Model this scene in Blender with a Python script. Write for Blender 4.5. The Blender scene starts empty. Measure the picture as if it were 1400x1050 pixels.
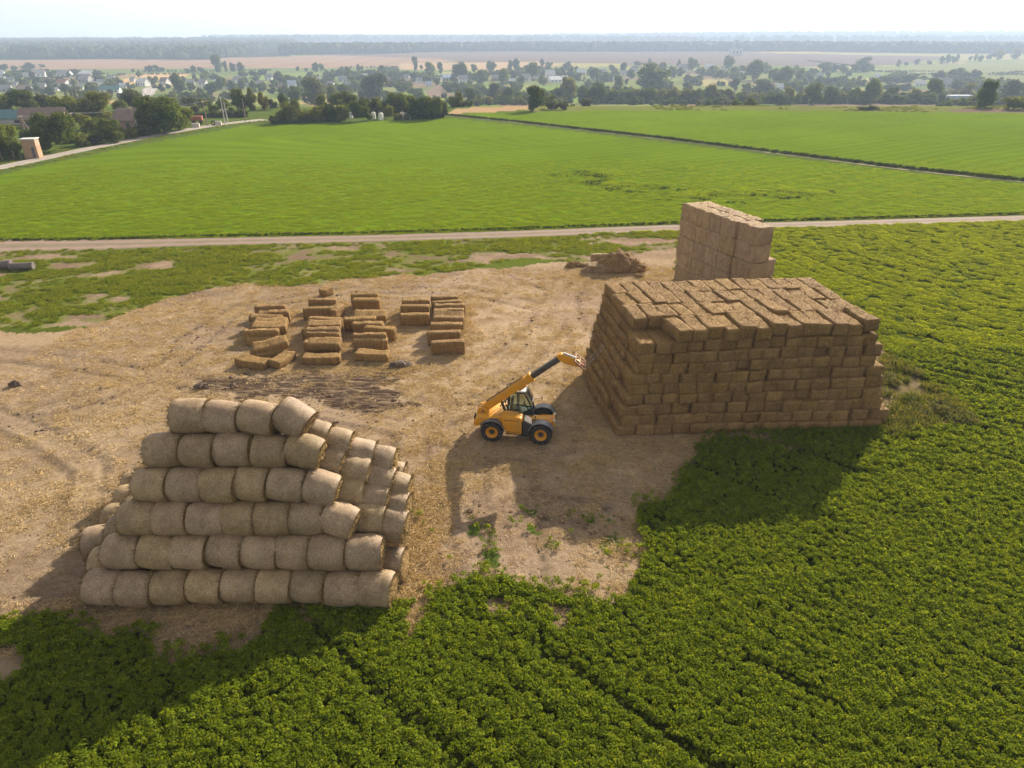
import bpy, bmesh, math, random
import numpy as np
from mathutils import Vector, Matrix, noise as mnoise

random.seed(7)
rng = np.random.default_rng(7)
scene = bpy.context.scene
COL = scene.collection

# ------------------------------------------------------------------ camera
W, H = 1400, 1050
FOC, HOR, CAMH = 946.0, 58.0, 20.0
PITCH = math.atan((525 - HOR) / FOC)
FWD = np.array([0, math.cos(PITCH), -math.sin(PITCH)])
RGT = np.array([1.0, 0, 0])
UPV = np.cross(RGT, FWD)
cam_d = bpy.data.cameras.new("camera")
cam = bpy.data.objects.new("camera", cam_d)
COL.objects.link(cam)
cam.location = (0, 0, CAMH)
cam.rotation_euler = (math.pi / 2 - PITCH, 0, 0)
cam_d.sensor_fit = 'HORIZONTAL'
cam_d.sensor_width = 36
cam_d.lens = 36 * FOC / W
cam_d.clip_start = 0.5
cam_d.clip_end = 30000
scene.camera = cam

# ------------------------------------------------------------------ numpy noise
def _hash(ix, iy, s):
    n = (ix.astype(np.int64) * 374761393 + iy.astype(np.int64) * 668265263 + s * 974711) & 0x7fffffff
    n = ((n ^ (n >> 13)) * 1274126177) & 0x7fffffff
    n = n ^ (n >> 16)
    return (n & 0xffff) / 65535.0

def vnoise(x, y, s=0):
    x = np.asarray(x, float); y = np.asarray(y, float)
    ix = np.floor(x); iy = np.floor(y)
    fx = x - ix; fy = y - iy
    fx = fx * fx * (3 - 2 * fx); fy = fy * fy * (3 - 2 * fy)
    a = _hash(ix, iy, s); b = _hash(ix + 1, iy, s); c = _hash(ix, iy + 1, s); d = _hash(ix + 1, iy + 1, s)
    return (a * (1 - fx) + b * fx) * (1 - fy) + (c * (1 - fx) + d * fx) * fy

def fbm(x, y, s=0, o=4):
    v = 0; a = 0.5; t = 0
    for k in range(o):
        v = v + a * vnoise(np.asarray(x) * 2 ** k, np.asarray(y) * 2 ** k, s + k * 17); t += a; a *= 0.5
    return v / t

def sstep(a, b, x):
    t = np.clip((np.asarray(x, float) - a) / (b - a), 0, 1)
    return t * t * (3 - 2 * t)

# ------------------------------------------------------------------ terrain
_py = np.array([-9000, 0, 262, 300, 380, 500, 700, 900, 1200, 1600, 2000, 2500, 3500, 5000, 6500, 9000.])
_pz = np.array([0, 0, 0, -4, -10, -16, -20, -20, -17, -10, -3, 4, 20, 34, 40, 40.])
_gy = np.arange(-200, 9000, 10.0)
_gz = np.interp(_gy, _py, _pz)
_k = np.hanning(17); _k /= _k.sum()
_gs = np.convolve(np.pad(_gz, 8, 'edge'), _k, 'valid')
_w = sstep(262, 420, _gy)
_gz = _gz * (1 - _w) + _gs * _w

def zt(x, y):
    x = np.asarray(x, float); y = np.asarray(y, float)
    z = np.interp(y, _gy, _gz)
    far = sstep(350, 800, y)
    z = z + far * 5.0 * (fbm(x / 420.0 + 3.1, y / 420.0 + 9.2, 5, 2) - 0.5)
    br = x / np.maximum(y, 1)
    z = z + sstep(3800, 6300, y) * (8 + 42 * sstep(-0.15, 0.5, br)) * (0.75 + 0.5 * fbm(x / 1500.0, y / 1500.0, 8, 2))
    return z

def at(px, py):
    d = FWD + RGT * (px - 700) / FOC - UPV * (py - 525) / FOC
    ts = np.geomspace(8, 9000, 900)
    X = d[0] * ts; Y = d[1] * ts; Z = CAMH + d[2] * ts
    g = Z - zt(X, Y)
    i = np.argmax(g < 0)
    if g[i] >= 0:
        i = len(ts) - 1
    lo, hi = ts[max(i - 1, 0)], ts[i]
    for _ in range(24):
        m = 0.5 * (lo + hi)
        if CAMH + d[2] * m - float(zt(d[0] * m, d[1] * m)) < 0: hi = m
        else: lo = m
    return Vector((d[0] * hi, d[1] * hi, float(zt(d[0] * hi, d[1] * hi))))

def atz(px, py, z=0.0):
    d = FWD + RGT * (px - 700) / FOC - UPV * (py - 525) / FOC
    t = (z - CAMH) / d[2]
    return Vector((d[0] * t, d[1] * t, z))

def depth(p):
    return float(p[1] * FWD[1] + (p[2] - CAMH) * FWD[2])

def pix(p):
    v = np.array([p[0], p[1], p[2] - CAMH]); zc = v @ FWD
    return 700 + FOC * (v @ RGT) / zc, 525 - FOC * (v @ UPV) / zc

def wpoly(pts):
    return np.array([(lambda v: (v.x, v.y))(at(a, b)) for a, b in pts])

def inpoly(x, y, poly):
    r = np.zeros(np.shape(x), bool)
    n = len(poly)
    for i in range(n):
        x1, y1 = poly[i]; x2, y2 = poly[(i + 1) % n]
        if y1 == y2: continue
        c = ((y1 > y) != (y2 > y)) & (x < (x2 - x1) * (y - y1) / (y2 - y1) + x1)
        r ^= c
    return r

def dist_line(x, y, pts):
    d = np.full(np.shape(x), 1e9)
    for (x1, y1), (x2, y2) in zip(pts[:-1], pts[1:]):
        dx, dy = x2 - x1, y2 - y1
        t = np.clip(((x - x1) * dx + (y - y1) * dy) / (dx * dx + dy * dy), 0, 1)
        d = np.minimum(d, np.hypot(x - x1 - t * dx, y - y1 - t * dy))
    return d

# ------------------------------------------------------------------ words
_ONES = ["", "first", "second", "third", "fourth", "fifth", "sixth", "seventh", "eighth", "ninth", "tenth", "eleventh",
         "twelfth", "thirteenth", "fourteenth", "fifteenth", "sixteenth", "seventeenth", "eighteenth", "nineteenth"]
_TENS = {2: ("twentieth", "twenty"), 3: ("thirtieth", "thirty"), 4: ("fortieth", "forty"), 5: ("fiftieth", "fifty"),
         6: ("sixtieth", "sixty"), 7: ("seventieth", "seventy"), 8: ("eightieth", "eighty"), 9: ("ninetieth", "ninety")}
def ordw(n):
    if n < 20: return _ONES[n]
    t, o = divmod(n, 10)
    return _TENS[t][0] if o == 0 else _TENS[t][1] + "-" + _ONES[o]

# ------------------------------------------------------------------ object helpers
def tag(o, label=None, cat=None, group=None, kind=None):
    if label: o["label"] = label
    if cat: o["category"] = cat
    if group: o["group"] = group
    if kind: o["kind"] = kind
    return o

def link(name, data, parent=None, loc=None, rot=None, scale=None):
    o = bpy.data.objects.new(name, data)
    COL.objects.link(o)
    if parent is not None: o.parent = parent
    if loc is not None: o.location = loc
    if rot is not None: o.rotation_euler = rot
    if scale is not None: o.scale = scale
    return o

def np_mesh(name, V, F, mat=None, smooth=False, mats=None, midx=None):
    V = np.asarray(V, np.float32); F = np.asarray(F, np.int32)
    me = bpy.data.meshes.new(name)
    n, k = F.shape
    me.vertices.add(len(V)); me.vertices.foreach_set("co", V.ravel())
    me.loops.add(n * k); me.loops.foreach_set("vertex_index", F.ravel())
    me.polygons.add(n)
    me.polygons.foreach_set("loop_start", np.arange(0, n * k, k, dtype=np.int32))
    me.polygons.foreach_set("loop_total", np.full(n, k, np.int32))
    if smooth: me.polygons.foreach_set("use_smooth", np.ones(n, bool))
    for m in (mats or ([mat] if mat else [])): me.materials.append(m)
    if midx is not None: me.polygons.foreach_set("material_index", np.asarray(midx, np.int32))
    me.update(); me.validate()
    return me

class MB:
    """collects shapes into one bmesh, built as one mesh object"""
    def __init__(s): s.bm = bmesh.new()
    def box(s, c, d, rot=None, bev=0.0, seg=2):
        r = bmesh.ops.create_cube(s.bm, size=1.0)
        vs = r['verts']
        bmesh.ops.scale(s.bm, vec=d, verts=vs)
        if bev > 0:
            es = list({e for v in vs for e in v.link_edges})
            q = bmesh.ops.bevel(s.bm, geom=es, offset=bev, segments=seg, profile=0.5, affect='EDGES')
            vs = list({v for f in q['faces'] for v in f.verts} | set(v for v in vs if v.is_valid))
        M = Matrix.Translation(c) @ (rot.to_4x4() if rot is not None else Matrix.Identity(4))
        bmesh.ops.transform(s.bm, matrix=M, verts=vs)
        return s
    def cyl(s, a, b, r1, r2=None, seg=24, caps=True):
        a = Vector(a); b = Vector(b); d = b - a
        q = bmesh.ops.create_cone(s.bm, cap_ends=caps, segments=seg, radius1=r1, radius2=r1 if r2 is None else r2, depth=d.length)
        M = Matrix.Translation((a + b) / 2) @ d.to_track_quat('Z', 'Y').to_matrix().to_4x4()
        bmesh.ops.transform(s.bm, matrix=M, verts=q['verts'])
        return s
    def tube(s, pts, r, seg=8):
        for p, q in zip(pts[:-1], pts[1:]): s.cyl(p, q, r, seg=seg)
        for p in pts[1:-1]: 
            k = bmesh.ops.create_uvsphere(s.bm, u_segments=seg, v_segments=6, radius=r)
            bmesh.ops.translate(s.bm, vec=p, verts=k['verts'])
        return s
    def prism(s, prof, y0, y1, bev=0.0, axis='Y'):
        """profile in (x,z), extruded along y"""
        f = [s.bm.verts.new((x, y0, z)) for x, z in prof]
        b = [s.bm.verts.new((x, y1, z)) for x, z in prof]
        n = len(prof)
        fs = [s.bm.faces.new(f), s.bm.faces.new(b[::-1])]
        for i in range(n): fs.append(s.bm.faces.new((f[i], b[i], b[(i + 1) % n], f[(i + 1) % n])))
        bmesh.ops.recalc_face_normals(s.bm, faces=fs)
        if bev > 0:
            es = list({e for q in fs for e in q.edges})
            bmesh.ops.bevel(s.bm, geom=es, offset=bev, segments=2, profile=0.5, affect='EDGES')
        return s
    def lathe(s, prof, c, axis='Y', seg=32, closed=False):
        """profile (radius, offset along axis) revolved"""
        rings = []
        for r, o in prof:
            ring = []
            for k in range(seg):
                a = 2 * math.pi * k / seg
                if axis == 'Y': p = (c[0] + r * math.cos(a), c[1] + o, c[2] + r * math.sin(a))
                elif axis == 'X': p = (c[0] + o, c[1] + r * math.cos(a), c[2] + r * math.sin(a))
                else: p = (c[0] + r * math.cos(a), c[1] + r * math.sin(a), c[2] + o)
                ring.append(s.bm.verts.new(p))
            rings.append(ring)
        fs = []
        for A, B in zip(rings[:-1], rings[1:]):
            for k in range(seg): fs.append(s.bm.faces.new((A[k], A[(k + 1) % seg], B[(k + 1) % seg], B[k])))
        if closed:
            for k in range(seg): fs.append(s.bm.faces.new((rings[-1][k], rings[-1][(k + 1) % seg], rings[0][(k + 1) % seg], rings[0][k])))
        else:
            fs.append(s.bm.faces.new(rings[0])); fs.append(s.bm.faces.new(rings[-1]))
        bmesh.ops.recalc_face_normals(s.bm, faces=fs)
        return s
    def build(s, name, mat, parent=None, smooth=False, loc=None, rot=None):
        me = bpy.data.meshes.new(name)
        s.bm.to_mesh(me); s.bm.free()
        if smooth:
            me.polygons.foreach_set("use_smooth", np.ones(len(me.polygons), bool))
            try: me.set_sharp_from_angle(angle=math.radians(40))
            except Exception: pass
        for m in (mat if isinstance(mat, (list, tuple)) else [mat]): me.materials.append(m)
        return link(name, me, parent, loc, rot)

# ------------------------------------------------------------------ material helpers
class NT:
    def __init__(s, name):
        s.m = bpy.data.materials.new(name); s.m.use_nodes = True
        s.t = s.m.node_tree; s.t.nodes.clear()
        s.out = s.t.nodes.new("ShaderNodeOutputMaterial")
    def n(s, typ, **kw):
        d = s.t.nodes.new(typ)
        ins = kw.pop('ins', {})
        for k, v in kw.items(): setattr(d, k, v)
        for k, v in ins.items():
            if isinstance(v, bpy.types.NodeSocket): s.t.links.new(v, d.inputs[k])
            else: d.inputs[k].default_value = v
        return d
    def l(s, a, b): s.t.links.new(a, b)
    def noise(s, vec, scale, detail=4, rough=0.55, dist=0.0):
        d = s.n("ShaderNodeTexNoise", ins={"Scale": scale, "Detail": detail, "Roughness": rough, "Distortion": dist})
        if vec is not None: s.l(vec, d.inputs["Vector"])
        return d.outputs["Fac"]
    def mapping(s, vec, scale=(1, 1, 1), rot=(0, 0, 0), loc=(0, 0, 0)):
        d = s.n("ShaderNodeMapping"); s.l(vec, d.inputs["Vector"])
        d.inputs["Scale"].default_value = scale; d.inputs["Rotation"].default_value = rot; d.inputs["Location"].default_value = loc
        return d.outputs["Vector"]
    def rng(s, v, a, b, c=0.0, d=1.0, smooth=False):
        m = s.n("ShaderNodeMapRange", interpolation_type='SMOOTHSTEP' if smooth else 'LINEAR')
        s.l(v, m.inputs["Value"])
        for k, q in zip(("From Min", "From Max", "To Min", "To Max"), (a, b, c, d)): m.inputs[k].default_value = q
        return m.outputs["Result"]
    def math(s, op, a, b=None, c=None):
        m = s.n("ShaderNodeMath", operation=op)
        for i, v in enumerate((a, b, c)):
            if v is None: continue
            if isinstance(v, (int, float)): m.inputs[i].default_value = v
            else: s.l(v, m.inputs[i])
        return m.outputs[0]
    def mix(s, f, a, b, mode='MIX'):
        m = s.n("ShaderNodeMix", data_type='RGBA', blend_type=mode)
        for k, v in ((0, f), (6, a), (7, b)):
            if isinstance(v, (int, float)): m.inputs[k].default_value = v
            elif isinstance(v, tuple): m.inputs[k].default_value = v if len(v) == 4 else (*v, 1)
            else: s.l(v, m.inputs[k])
        return m.outputs[2]
    def bsdf(s, color, rough=0.8, metal=0.0, bump=None, bstr=0.3, bdist=0.05, spec=0.3, **extra):
        b = s.n("ShaderNodeBsdfPrincipled")
        if isinstance(color, tuple): b.inputs["Base Color"].default_value = (*color[:3], 1)
        else: s.l(color, b.inputs["Base Color"])
        if isinstance(rough, (int, float)): b.inputs["Roughness"].default_value = rough
        else: s.l(rough, b.inputs["Roughness"])
        b.inputs["Metallic"].default_value = metal
        b.inputs["Specular IOR Level"].default_value = spec
        for k, v in extra.items(): b.inputs[k].default_value = v
        if bump is not None:
            bp = s.n("ShaderNodeBump", ins={"Strength": bstr, "Distance": bdist}); s.l(bump, bp.inputs["Height"])
            s.l(bp.outputs["Normal"], b.inputs["Normal"])
        return b
    def done(s, sh):
        s.l(sh.outputs[0], s.out.inputs["Surface"]); return s.m

def mat_plain(name, col, rough=0.6, metal=0.0, var=0.15, scale=4.0, spec=0.4, dirt=None):
    t = NT(name)
    co = t.n("ShaderNodeTexCoord").outputs["Object"]
    n = t.noise(co, scale, 5)
    c2 = tuple(v * (1 - var) for v in col); c3 = tuple(min(1, v * (1 + var)) for v in col)
    c = t.mix(t.rng(n, 0.3, 0.7), c2, c3)
    if dirt:
        n2 = t.noise(co, scale * 0.7, 6, 0.65)
        c = t.mix(t.rng(n2, 0.5, 0.72, 0, 0.65), c, dirt)
    return t.done(t.bsdf(c, rough, metal, bump=n, bstr=0.08, bdist=0.01, spec=spec))

def mat_leaf(name, col, var=0.3, trans=0.35, hue=None):
    """leaf faces: diffuse with light coming through; varies per plant and within the crown"""
    t = NT(name)
    oi = t.n("ShaderNodeObjectInfo")
    co = t.n("ShaderNodeTexCoord").outputs["Object"]
    geo = t.n("ShaderNodeNewGeometry")
    rpi = geo.outputs["Random Per Island"]
    h = hue or (col[0] * 1.55, col[1] * 1.15, col[2] * 0.9)
    c = t.mix(oi.outputs["Random"], col, h)
    v = t.math('ADD', t.rng(rpi, 0, 1, 1 - var, 1 + var), t.rng(oi.outputs["Random"], 0, 1, -0.12, 0.12))
    c = t.mix(1.0, c, t.n("ShaderNodeCombineColor", ins={0: v, 1: v, 2: v}).outputs[0], 'MULTIPLY')
    d = t.n("ShaderNodeBsdfPrincipled", ins={"Roughness": 0.8, "Specular IOR Level": 0.04}); t.l(c, d.inputs["Base Color"])
    tr = t.n("ShaderNodeBsdfTranslucent")
    c2 = t.mix(1.0, c, (1.7, 1.45, 0.35), 'MULTIPLY'); t.l(c2, tr.inputs["Color"])
    mx = t.n("ShaderNodeMixShader", ins={0: trans}); t.l(d.outputs[0], mx.inputs[1]); t.l(tr.outputs[0], mx.inputs[2])
    return t.done(mx)
# ------------------------------------------------------------------ light, sky, haze
SUN_AZ = math.atan2(0.532, 0.847)      # clockwise from +Y
SUN_EL = math.radians(26.9)
sun_d = bpy.data.lights.new("sun", 'SUN')
sun_d.energy = 5.0; sun_d.angle = math.radians(0.55); sun_d.color = (1.0, 0.88, 0.72)
sun = link("sun", sun_d)
S = Vector((math.sin(SUN_AZ) * math.cos(SUN_EL), math.cos(SUN_AZ) * math.cos(SUN_EL), math.sin(SUN_EL)))
sun.rotation_euler = S.to_track_quat('Z', 'Y').to_euler()
sun.location = (60, 90, 80)
world = bpy.data.worlds.new("World"); scene.world = world; world.use_nodes = True
wt = world.node_tree; bg = wt.nodes["Background"]
sky = wt.nodes.new("ShaderNodeTexSky"); sky.sky_type = 'NISHITA'; sky.sun_disc = False
sky.sun_elevation = SUN_EL; sky.sun_rotation = SUN_AZ
sky.altitude = 100; sky.air_density = 1.0; sky.dust_density = 1.2; sky.ozone_density = 1.5
hs = wt.nodes.new("ShaderNodeHueSaturation"); hs.inputs["Saturation"].default_value = 0.06   # milky late summer air
wt.links.new(sky.outputs[0], hs.inputs["Color"]); warm = wt.nodes.new("ShaderNodeMix"); warm.data_type = 'RGBA'; warm.blend_type = 'MULTIPLY'; warm.inputs[0].default_value = 1.0; warm.inputs[7].default_value = (1.0, 0.965, 0.95, 1)
wt.links.new(hs.outputs[0], warm.inputs[6]); wt.links.new(warm.outputs[2], bg.inputs["Color"]); bg.inputs["Strength"].default_value = 0.100
scene.view_settings.view_transform = 'Standard'; scene.view_settings.look = 'None'
scene.view_settings.exposure = 1.05; scene.view_settings.gamma = 1.0
cy = scene.cycles
cy.max_bounces = 6; cy.diffuse_bounces = 3; cy.glossy_bounces = 2; cy.transmission_bounces = 4; cy.transparent_max_bounces = 6
cy.volume_bounces = 1
cy.use_adaptive_sampling = True; cy.adaptive_threshold = 0.015
cy.sample_clamp_indirect = 6.0

HAZE_DENSITY = 0.00026
hz = MB().box((0, 0, 45), (14600, 14600, 210))
t = NT("haze_air")
pv = t.n("ShaderNodeVolumePrincipled", ins={"Color": (0.58, 0.73, 1.0, 1), "Density": HAZE_DENSITY, "Anisotropy": 0.15})
t.l(pv.outputs[0], t.out.inputs["Volume"])
hazeo = hz.build("haze", t.m)
tag(hazeo, "pale bluish haze filling the air over the whole valley", "haze", kind="stuff")

# ------------------------------------------------------------------ land use (world polygons)
YARD = wpoly([(-160, 455), (0, 452), (60, 455), (130, 447), (190, 420), (260, 400), (330, 388), (400, 390), (470, 381), (600, 373), (700, 366),
              (790, 354), (880, 342), (925, 336), (935, 392), (1080, 400), (1205, 470), (1222, 560), (1212, 580), (1050, 594), (960, 606),
              (915, 632), (890, 662), (882, 690), (893, 745), (880, 785), (840, 822), (770, 815), (720, 808), (690, 799), (640, 799),
              (600, 808), (570, 834), (540, 838), (440, 818), (390, 832), (345, 880), (300, 908), (220, 895), (205, 862), (130, 860), (60, 856), (0, 866), (-160, 880)])
BARE = [wpoly(p) for p in ([(-120, 886), (30, 890), (46, 905), (20, 935), (-120, 940)], [(668, 815), (694, 822), (690, 846), (660, 848)],
        [(556, 835), (585, 822), (590, 845), (570, 878), (558, 872)], [(735, 830), (775, 828), (772, 860), (752, 862)], [(865, 655), (900, 620), (960, 606), (905, 690), (868, 700)])]
WEED = wpoly([(1204, 480), (1216, 486), (1262, 520), (1300, 548), (1328, 580), (1250, 590), (1212, 600), (1204, 560)])
WEEDB = [tuple(at(a, b).xy) for a, b in [(1215, 482), (1262, 517), (1303, 548), (1330, 583)]]
ROAD_C = [tuple(at(a, b).xy) for a, b in [(-260, 339), (-60, 337), (120, 335), (260, 331), (500, 326), (720, 319.5), (930, 311.5), (1160, 305.5), (1400, 298.5), (1700, 291)]]
ROAD_W = [3.6, 3.4, 2.7, 2.0, 1.8, 1.75, 1.75, 1.7, 1.7, 1.7]
LROAD_C = [tuple(at(a, b).xy) for a, b in [(-160, 262), (0, 229), (100, 207.5), (200, 187.5), (290, 171.5), (340, 165.5), (362, 163.5)]]
LROAD_W = [2.3, 2.3, 2.2, 2.2, 2.3, 2.6, 3.2]
DTRK_C = [tuple(at(a, b).xy) for a, b in [(600, 157), (640, 160.5), (700, 166.5), (900, 189), (1100, 214), (1250, 232.5), (1400, 248), (1560, 266)]]
FIELD_B = wpoly([(-160, 272), (0, 239), (100, 217), (200, 196), (340, 171), (372, 170.5), (480, 167), (560, 164), (600, 160), (700, 170), (900, 193),
                 (1100, 218), (1250, 236), (1450, 257), (1600, 280), (1600, 288), (1400, 292), (930, 305), (720, 314), (500, 321), (260, 325.5), (-160, 325.5)])
FIELD_C = wpoly([(622, 155.5), (690, 153.5), (740, 153), (800, 151.2), (1000, 150.5), (1250, 153.5), (1450, 156), (1600, 160), (1600, 262), (1400, 243), (1250, 228),
                 (1100, 210), (900, 185), (700, 163.5), (640, 158)])
FARF = [  # (pixel outline, albedo, stripes)
    ([(-60, 84), (100, 81), (300, 79), (480, 75), (640, 74.5), (640, 82), (560, 90), (480, 94), (300, 94), (60, 96), (-60, 97)], (0.27, 0.185, 0.125), 1),
    ([(-60, 97), (60, 95), (300, 93), (480, 93), (640, 88), (640, 99), (300, 103), (100, 101), (-60, 101)], (0.13, 0.17, 0.055), 0),
    ([(430, 75), (560, 71), (700, 67.5), (1100, 67.5), (1260, 69.5), (1290, 80), (1220, 89), (1130, 92), (1050, 90), (850, 89), (700, 87), (640, 88), (600, 80)], (0.145, 0.112, 0.098), 0),
    ([(985, 70.2), (1100, 68.4), (1280, 69.8), (1190, 72), (1060, 72.5)], (0.42, 0.30, 0.10), 0),
    ([(1060, 72.8), (1190, 72.5), (1280, 70.2), (1460, 74), (1460, 79), (1310, 84), (1290, 77)], (0.26, 0.25, 0.11), 0),
    ([(1196, 92), (1300, 87), (1460, 80), (1460, 112), (1340, 112), (1260, 103), (1200, 98)], (0.18, 0.20, 0.085), 0),
    ([(145, 113), (200, 101), (262, 99.5), (250, 107), (196, 112), (165, 117)], (0.42, 0.30, 0.15), 0),
    ([(130, 106), (175, 101), (200, 101), (150, 110)], (0.26, 0.185, 0.12), 0),
    ([(545, 87), (700, 85), (745, 84), (770, 90), (690, 94), (600, 96), (545, 95)], (0.36, 0.26, 0.16), 0),
    ([(752, 86), (850, 87), (850, 91), (790, 92)], (0.27, 0.25, 0.10), 0),
    ([(612, 156), (622, 148), (690, 145.5), (742, 145), (735, 148), (690, 152.5), (650, 154)], (0.36, 0.26, 0.155), 0),
    ([(580, 124), (605, 115), (622, 132), (588, 134)], (0.20, 0.155, 0.125), 0),
    ([(600, 99), (660, 95), (650, 100), (602, 105)], (0.28, 0.29, 0.08), 0),
    ([(484, 97), (520, 97), (512, 103), (484, 104)], (0.40, 0.29, 0.16), 0),
    ([(330, 105), (420, 98), (460, 101), (420, 107), (350, 113)], (0.17, 0.22, 0.06), 0),
    ([(950, 110), (990, 106), (1000, 116), (960, 118)], (0.30, 0.27, 0.12), 0),
    ([(1120, 103), (1200, 97), (1262, 104), (1180, 108), (1124, 110)], (0.19, 0.24, 0.075), 2),
    ([(1290, 150.5), (1330, 148), (1460, 151), (1460, 154.5), (1310, 152.8)], (0.16, 0.12, 0.10), 0),
    ([(650, 118), (668, 114), (690, 126), (668, 130)], (0.17, 0.25, 0.07), 0),
]
FARF = [(wpoly(p), c, s) for p, c, s in FARF]
TRACKS = [[tuple(atz(a, b).xy) for a, b in L] for L in (
    [(708, 640), (706, 690), (712, 740), (720, 800)], [(688, 640), (686, 690), (690, 740), (694, 800)],
    [(-40, 560), (60, 600), (120, 640), (110, 690)],
    [(640, 560), (560, 590), (570, 680), (600, 780)], [(760, 610), (780, 560), (800, 480), (770, 400), (700, 372)],
    [(250, 470), (330, 420), (480, 396), (640, 398), (740, 420)], [(700, 480), (640, 520), (560, 580), (560, 660)], [(-40, 480), (120, 500), (250, 520), (420, 560), (620, 600)],
    [(660, 700), (720, 690), (800, 700), (870, 740)], [(60, 560), (140, 540), (230, 500), (300, 440)],
    [(590, 540), (680, 500), (740, 440), (770, 385), (800, 360)], [(600, 550), (700, 510), (760, 440), (790, 385), (830, 360)],
    [(300, 545), (420, 552), (540, 548), (600, 520)], [(280, 530), (420, 538), (540, 532), (590, 505)])]
MUD = wpoly([(262, 522), (300, 514), (390, 512), (470, 508), (540, 488), (562, 492), (560, 512), (520, 522), (560, 540), (555, 556), (500, 562), (400, 552), (330, 545), (280, 538)])
GPATCH = wpoly([(-160, 346), (200, 341), (500, 331), (720, 325), (930, 317), (926, 340), (880, 345), (800, 360), (720, 352), (640, 368), (590, 372), (500, 380), (400, 392), (330, 390),
                (262, 400), (190, 422), (130, 446), (0, 448), (-160, 450)])

def classify(x, y):
    """land cover at world points -> dict of soft masks"""
    x = np.asarray(x, float); y = np.asarray(y, float)
    near = y < 130
    w1 = fbm(x / 2.2, y / 2.2, 21, 3) - 0.5; w2 = fbm(x / 2.2 + 50, y / 2.2 + 50, 22, 3) - 0.5
    amp = 2.0
    xw = x + w1 * amp; yw = y + w2 * amp
    yard = inpoly(xw, yw, YARD)
    for b in BARE: yard |= inpoly(x + w1 * 1.0, y + w2 * 1.0, b)
    weed = inpoly(x + w1 * 0.8, y + w2 * 0.8, WEED)
    roadd = dist_line(x, y, ROAD_C); lroadd = dist_line(x, y, LROAD_C); dtd = dist_line(x, y, DTRK_C)
    fb = inpoly(x + w1 * 0.7, y + w2 * 0.7, FIELD_B); fc = inpoly(x, y, FIELD_C)
    grass = inpoly(x + w1 * 1.2, y + w2 * 1.2, GPATCH)
    below = y < np.interp(x, [p[0] for p in ROAD_C], [p[1] for p in ROAD_C]) - 1.5
    alf = below & ~yard & ~weed & ~grass & near
    # thin young strip in the lower middle, gaps by the yard edge
    return dict(yard=yard, weed=weed, grass=grass, fb=fb, fc=fc, alf=alf, roadd=roadd, lroadd=lroadd, dtd=dtd)

def grass_density(x, y):
    # tufty, with bare worn spots
    n = fbm(x / 5.0, y / 3.2, 31, 4)
    n2 = fbm(x / 1.3, y / 1.0, 33, 3)
    return n * 0.75 + n2 * 0.25

def alf_rows(x, y):
    """wheel lanes and drill lines in the near crop; 1 = full crop"""
    # drill rows and wheel lanes sweep in arcs round the stacks
    s = np.hypot(x - 55, (y - 74)) + 2.2 * (fbm(x / 14.0, y / 14.0, 41, 3) - 0.5)
    a = np.abs(((s / 5.2) % 1.0) - 0.5) * 2
    lane = 1 - 0.42 * sstep(0.86, 0.97, a) * sstep(0.42, 0.62, fbm(x / 7.0, y / 7.0, 43, 2))
    b = np.abs(((s / 0.9) % 1.0) - 0.5) * 2
    lane = lane * (1 - 0.17 * sstep(0.45, 0.9, b) * sstep(0.42, 0.62, fbm(x / 5.0, y / 5.0, 45, 2)))
    c3 = np.abs(((s / 2.7) % 1.0) - 0.5) * 2
    lane = lane * (1 - 0.5 * sstep(0.62, 0.9, c3) * sstep(0.40, 0.58, fbm(s / 2.7, np.arctan2(y - 74, x - 55) * 5.0, 48, 2)) * sstep(34, 46, y))
    g = fbm(x / 1.1, y / 1.1, 44, 3)
    return lane * (0.84 + 0.26 * g)

# ------------------------------------------------------------------ ground: one sheet
dep = np.radians(np.concatenate([np.linspace(85, 50, 12), np.arange(49.5, 4.2, -0.10)]))
r1 = CAMH / np.tan(dep)
r2 = [r1[-1]]
while r2[-1] < 7000: r2.append(r2[-1] * (1.011 if r2[-1] < 2600 else 1.03))
rr = np.concatenate([r1, r2[1:]])
an = np.radians(np.concatenate([np.arange(-180, -52, 8), np.arange(-52, 52.01, 0.19), np.arange(56, 180, 8)]))
RR, AA = np.meshgrid(rr, an, indexing='ij')
GX = RR * np.sin(AA); GY = RR * np.cos(AA)
GZ = zt(GX, GY)
gx, gy = GX.ravel(), GY.ravel()
K = classify(gx, gy)
gz = GZ.ravel().copy()
rough_bump = (fbm(gx / 0.5, gy / 0.5, 51, 3) - 0.5)
gz += np.where(K['yard'], 0.05, 0.02) * rough_bump * (gy < 120)
mudm = inpoly(gx + (fbm(gx / 1.5, gy / .8, 61, 4) - .5) * 5, gy + (fbm(gx / 1.5, gy / .8, 62, 4) - .5) * 3.6, MUD)
gz += np.where(mudm, (fbm(gx / 0.9, gy / 0.35, 63, 3) - 0.45) * 0.22, 0)
flat = np.minimum(np.minimum(K['roadd'] - 4.5, K['lroadd'] - 3.5), K['dtd'] - 1.6)
gz = np.where((flat < 0) & (gy < 320), np.minimum(gz, -0.012), gz)
n_r, n_a = RR.shape
idx = np.arange(n_r * n_a).reshape(n_r, n_a)
a0 = idx[:-1, :]; a1 = idx[1:, :]
F = np.stack([a0, np.roll(a0, -1, 1), np.roll(a1, -1, 1), a1], -1).reshape(-1, 4)
V = np.stack([gx, gy, gz], -1)
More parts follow.
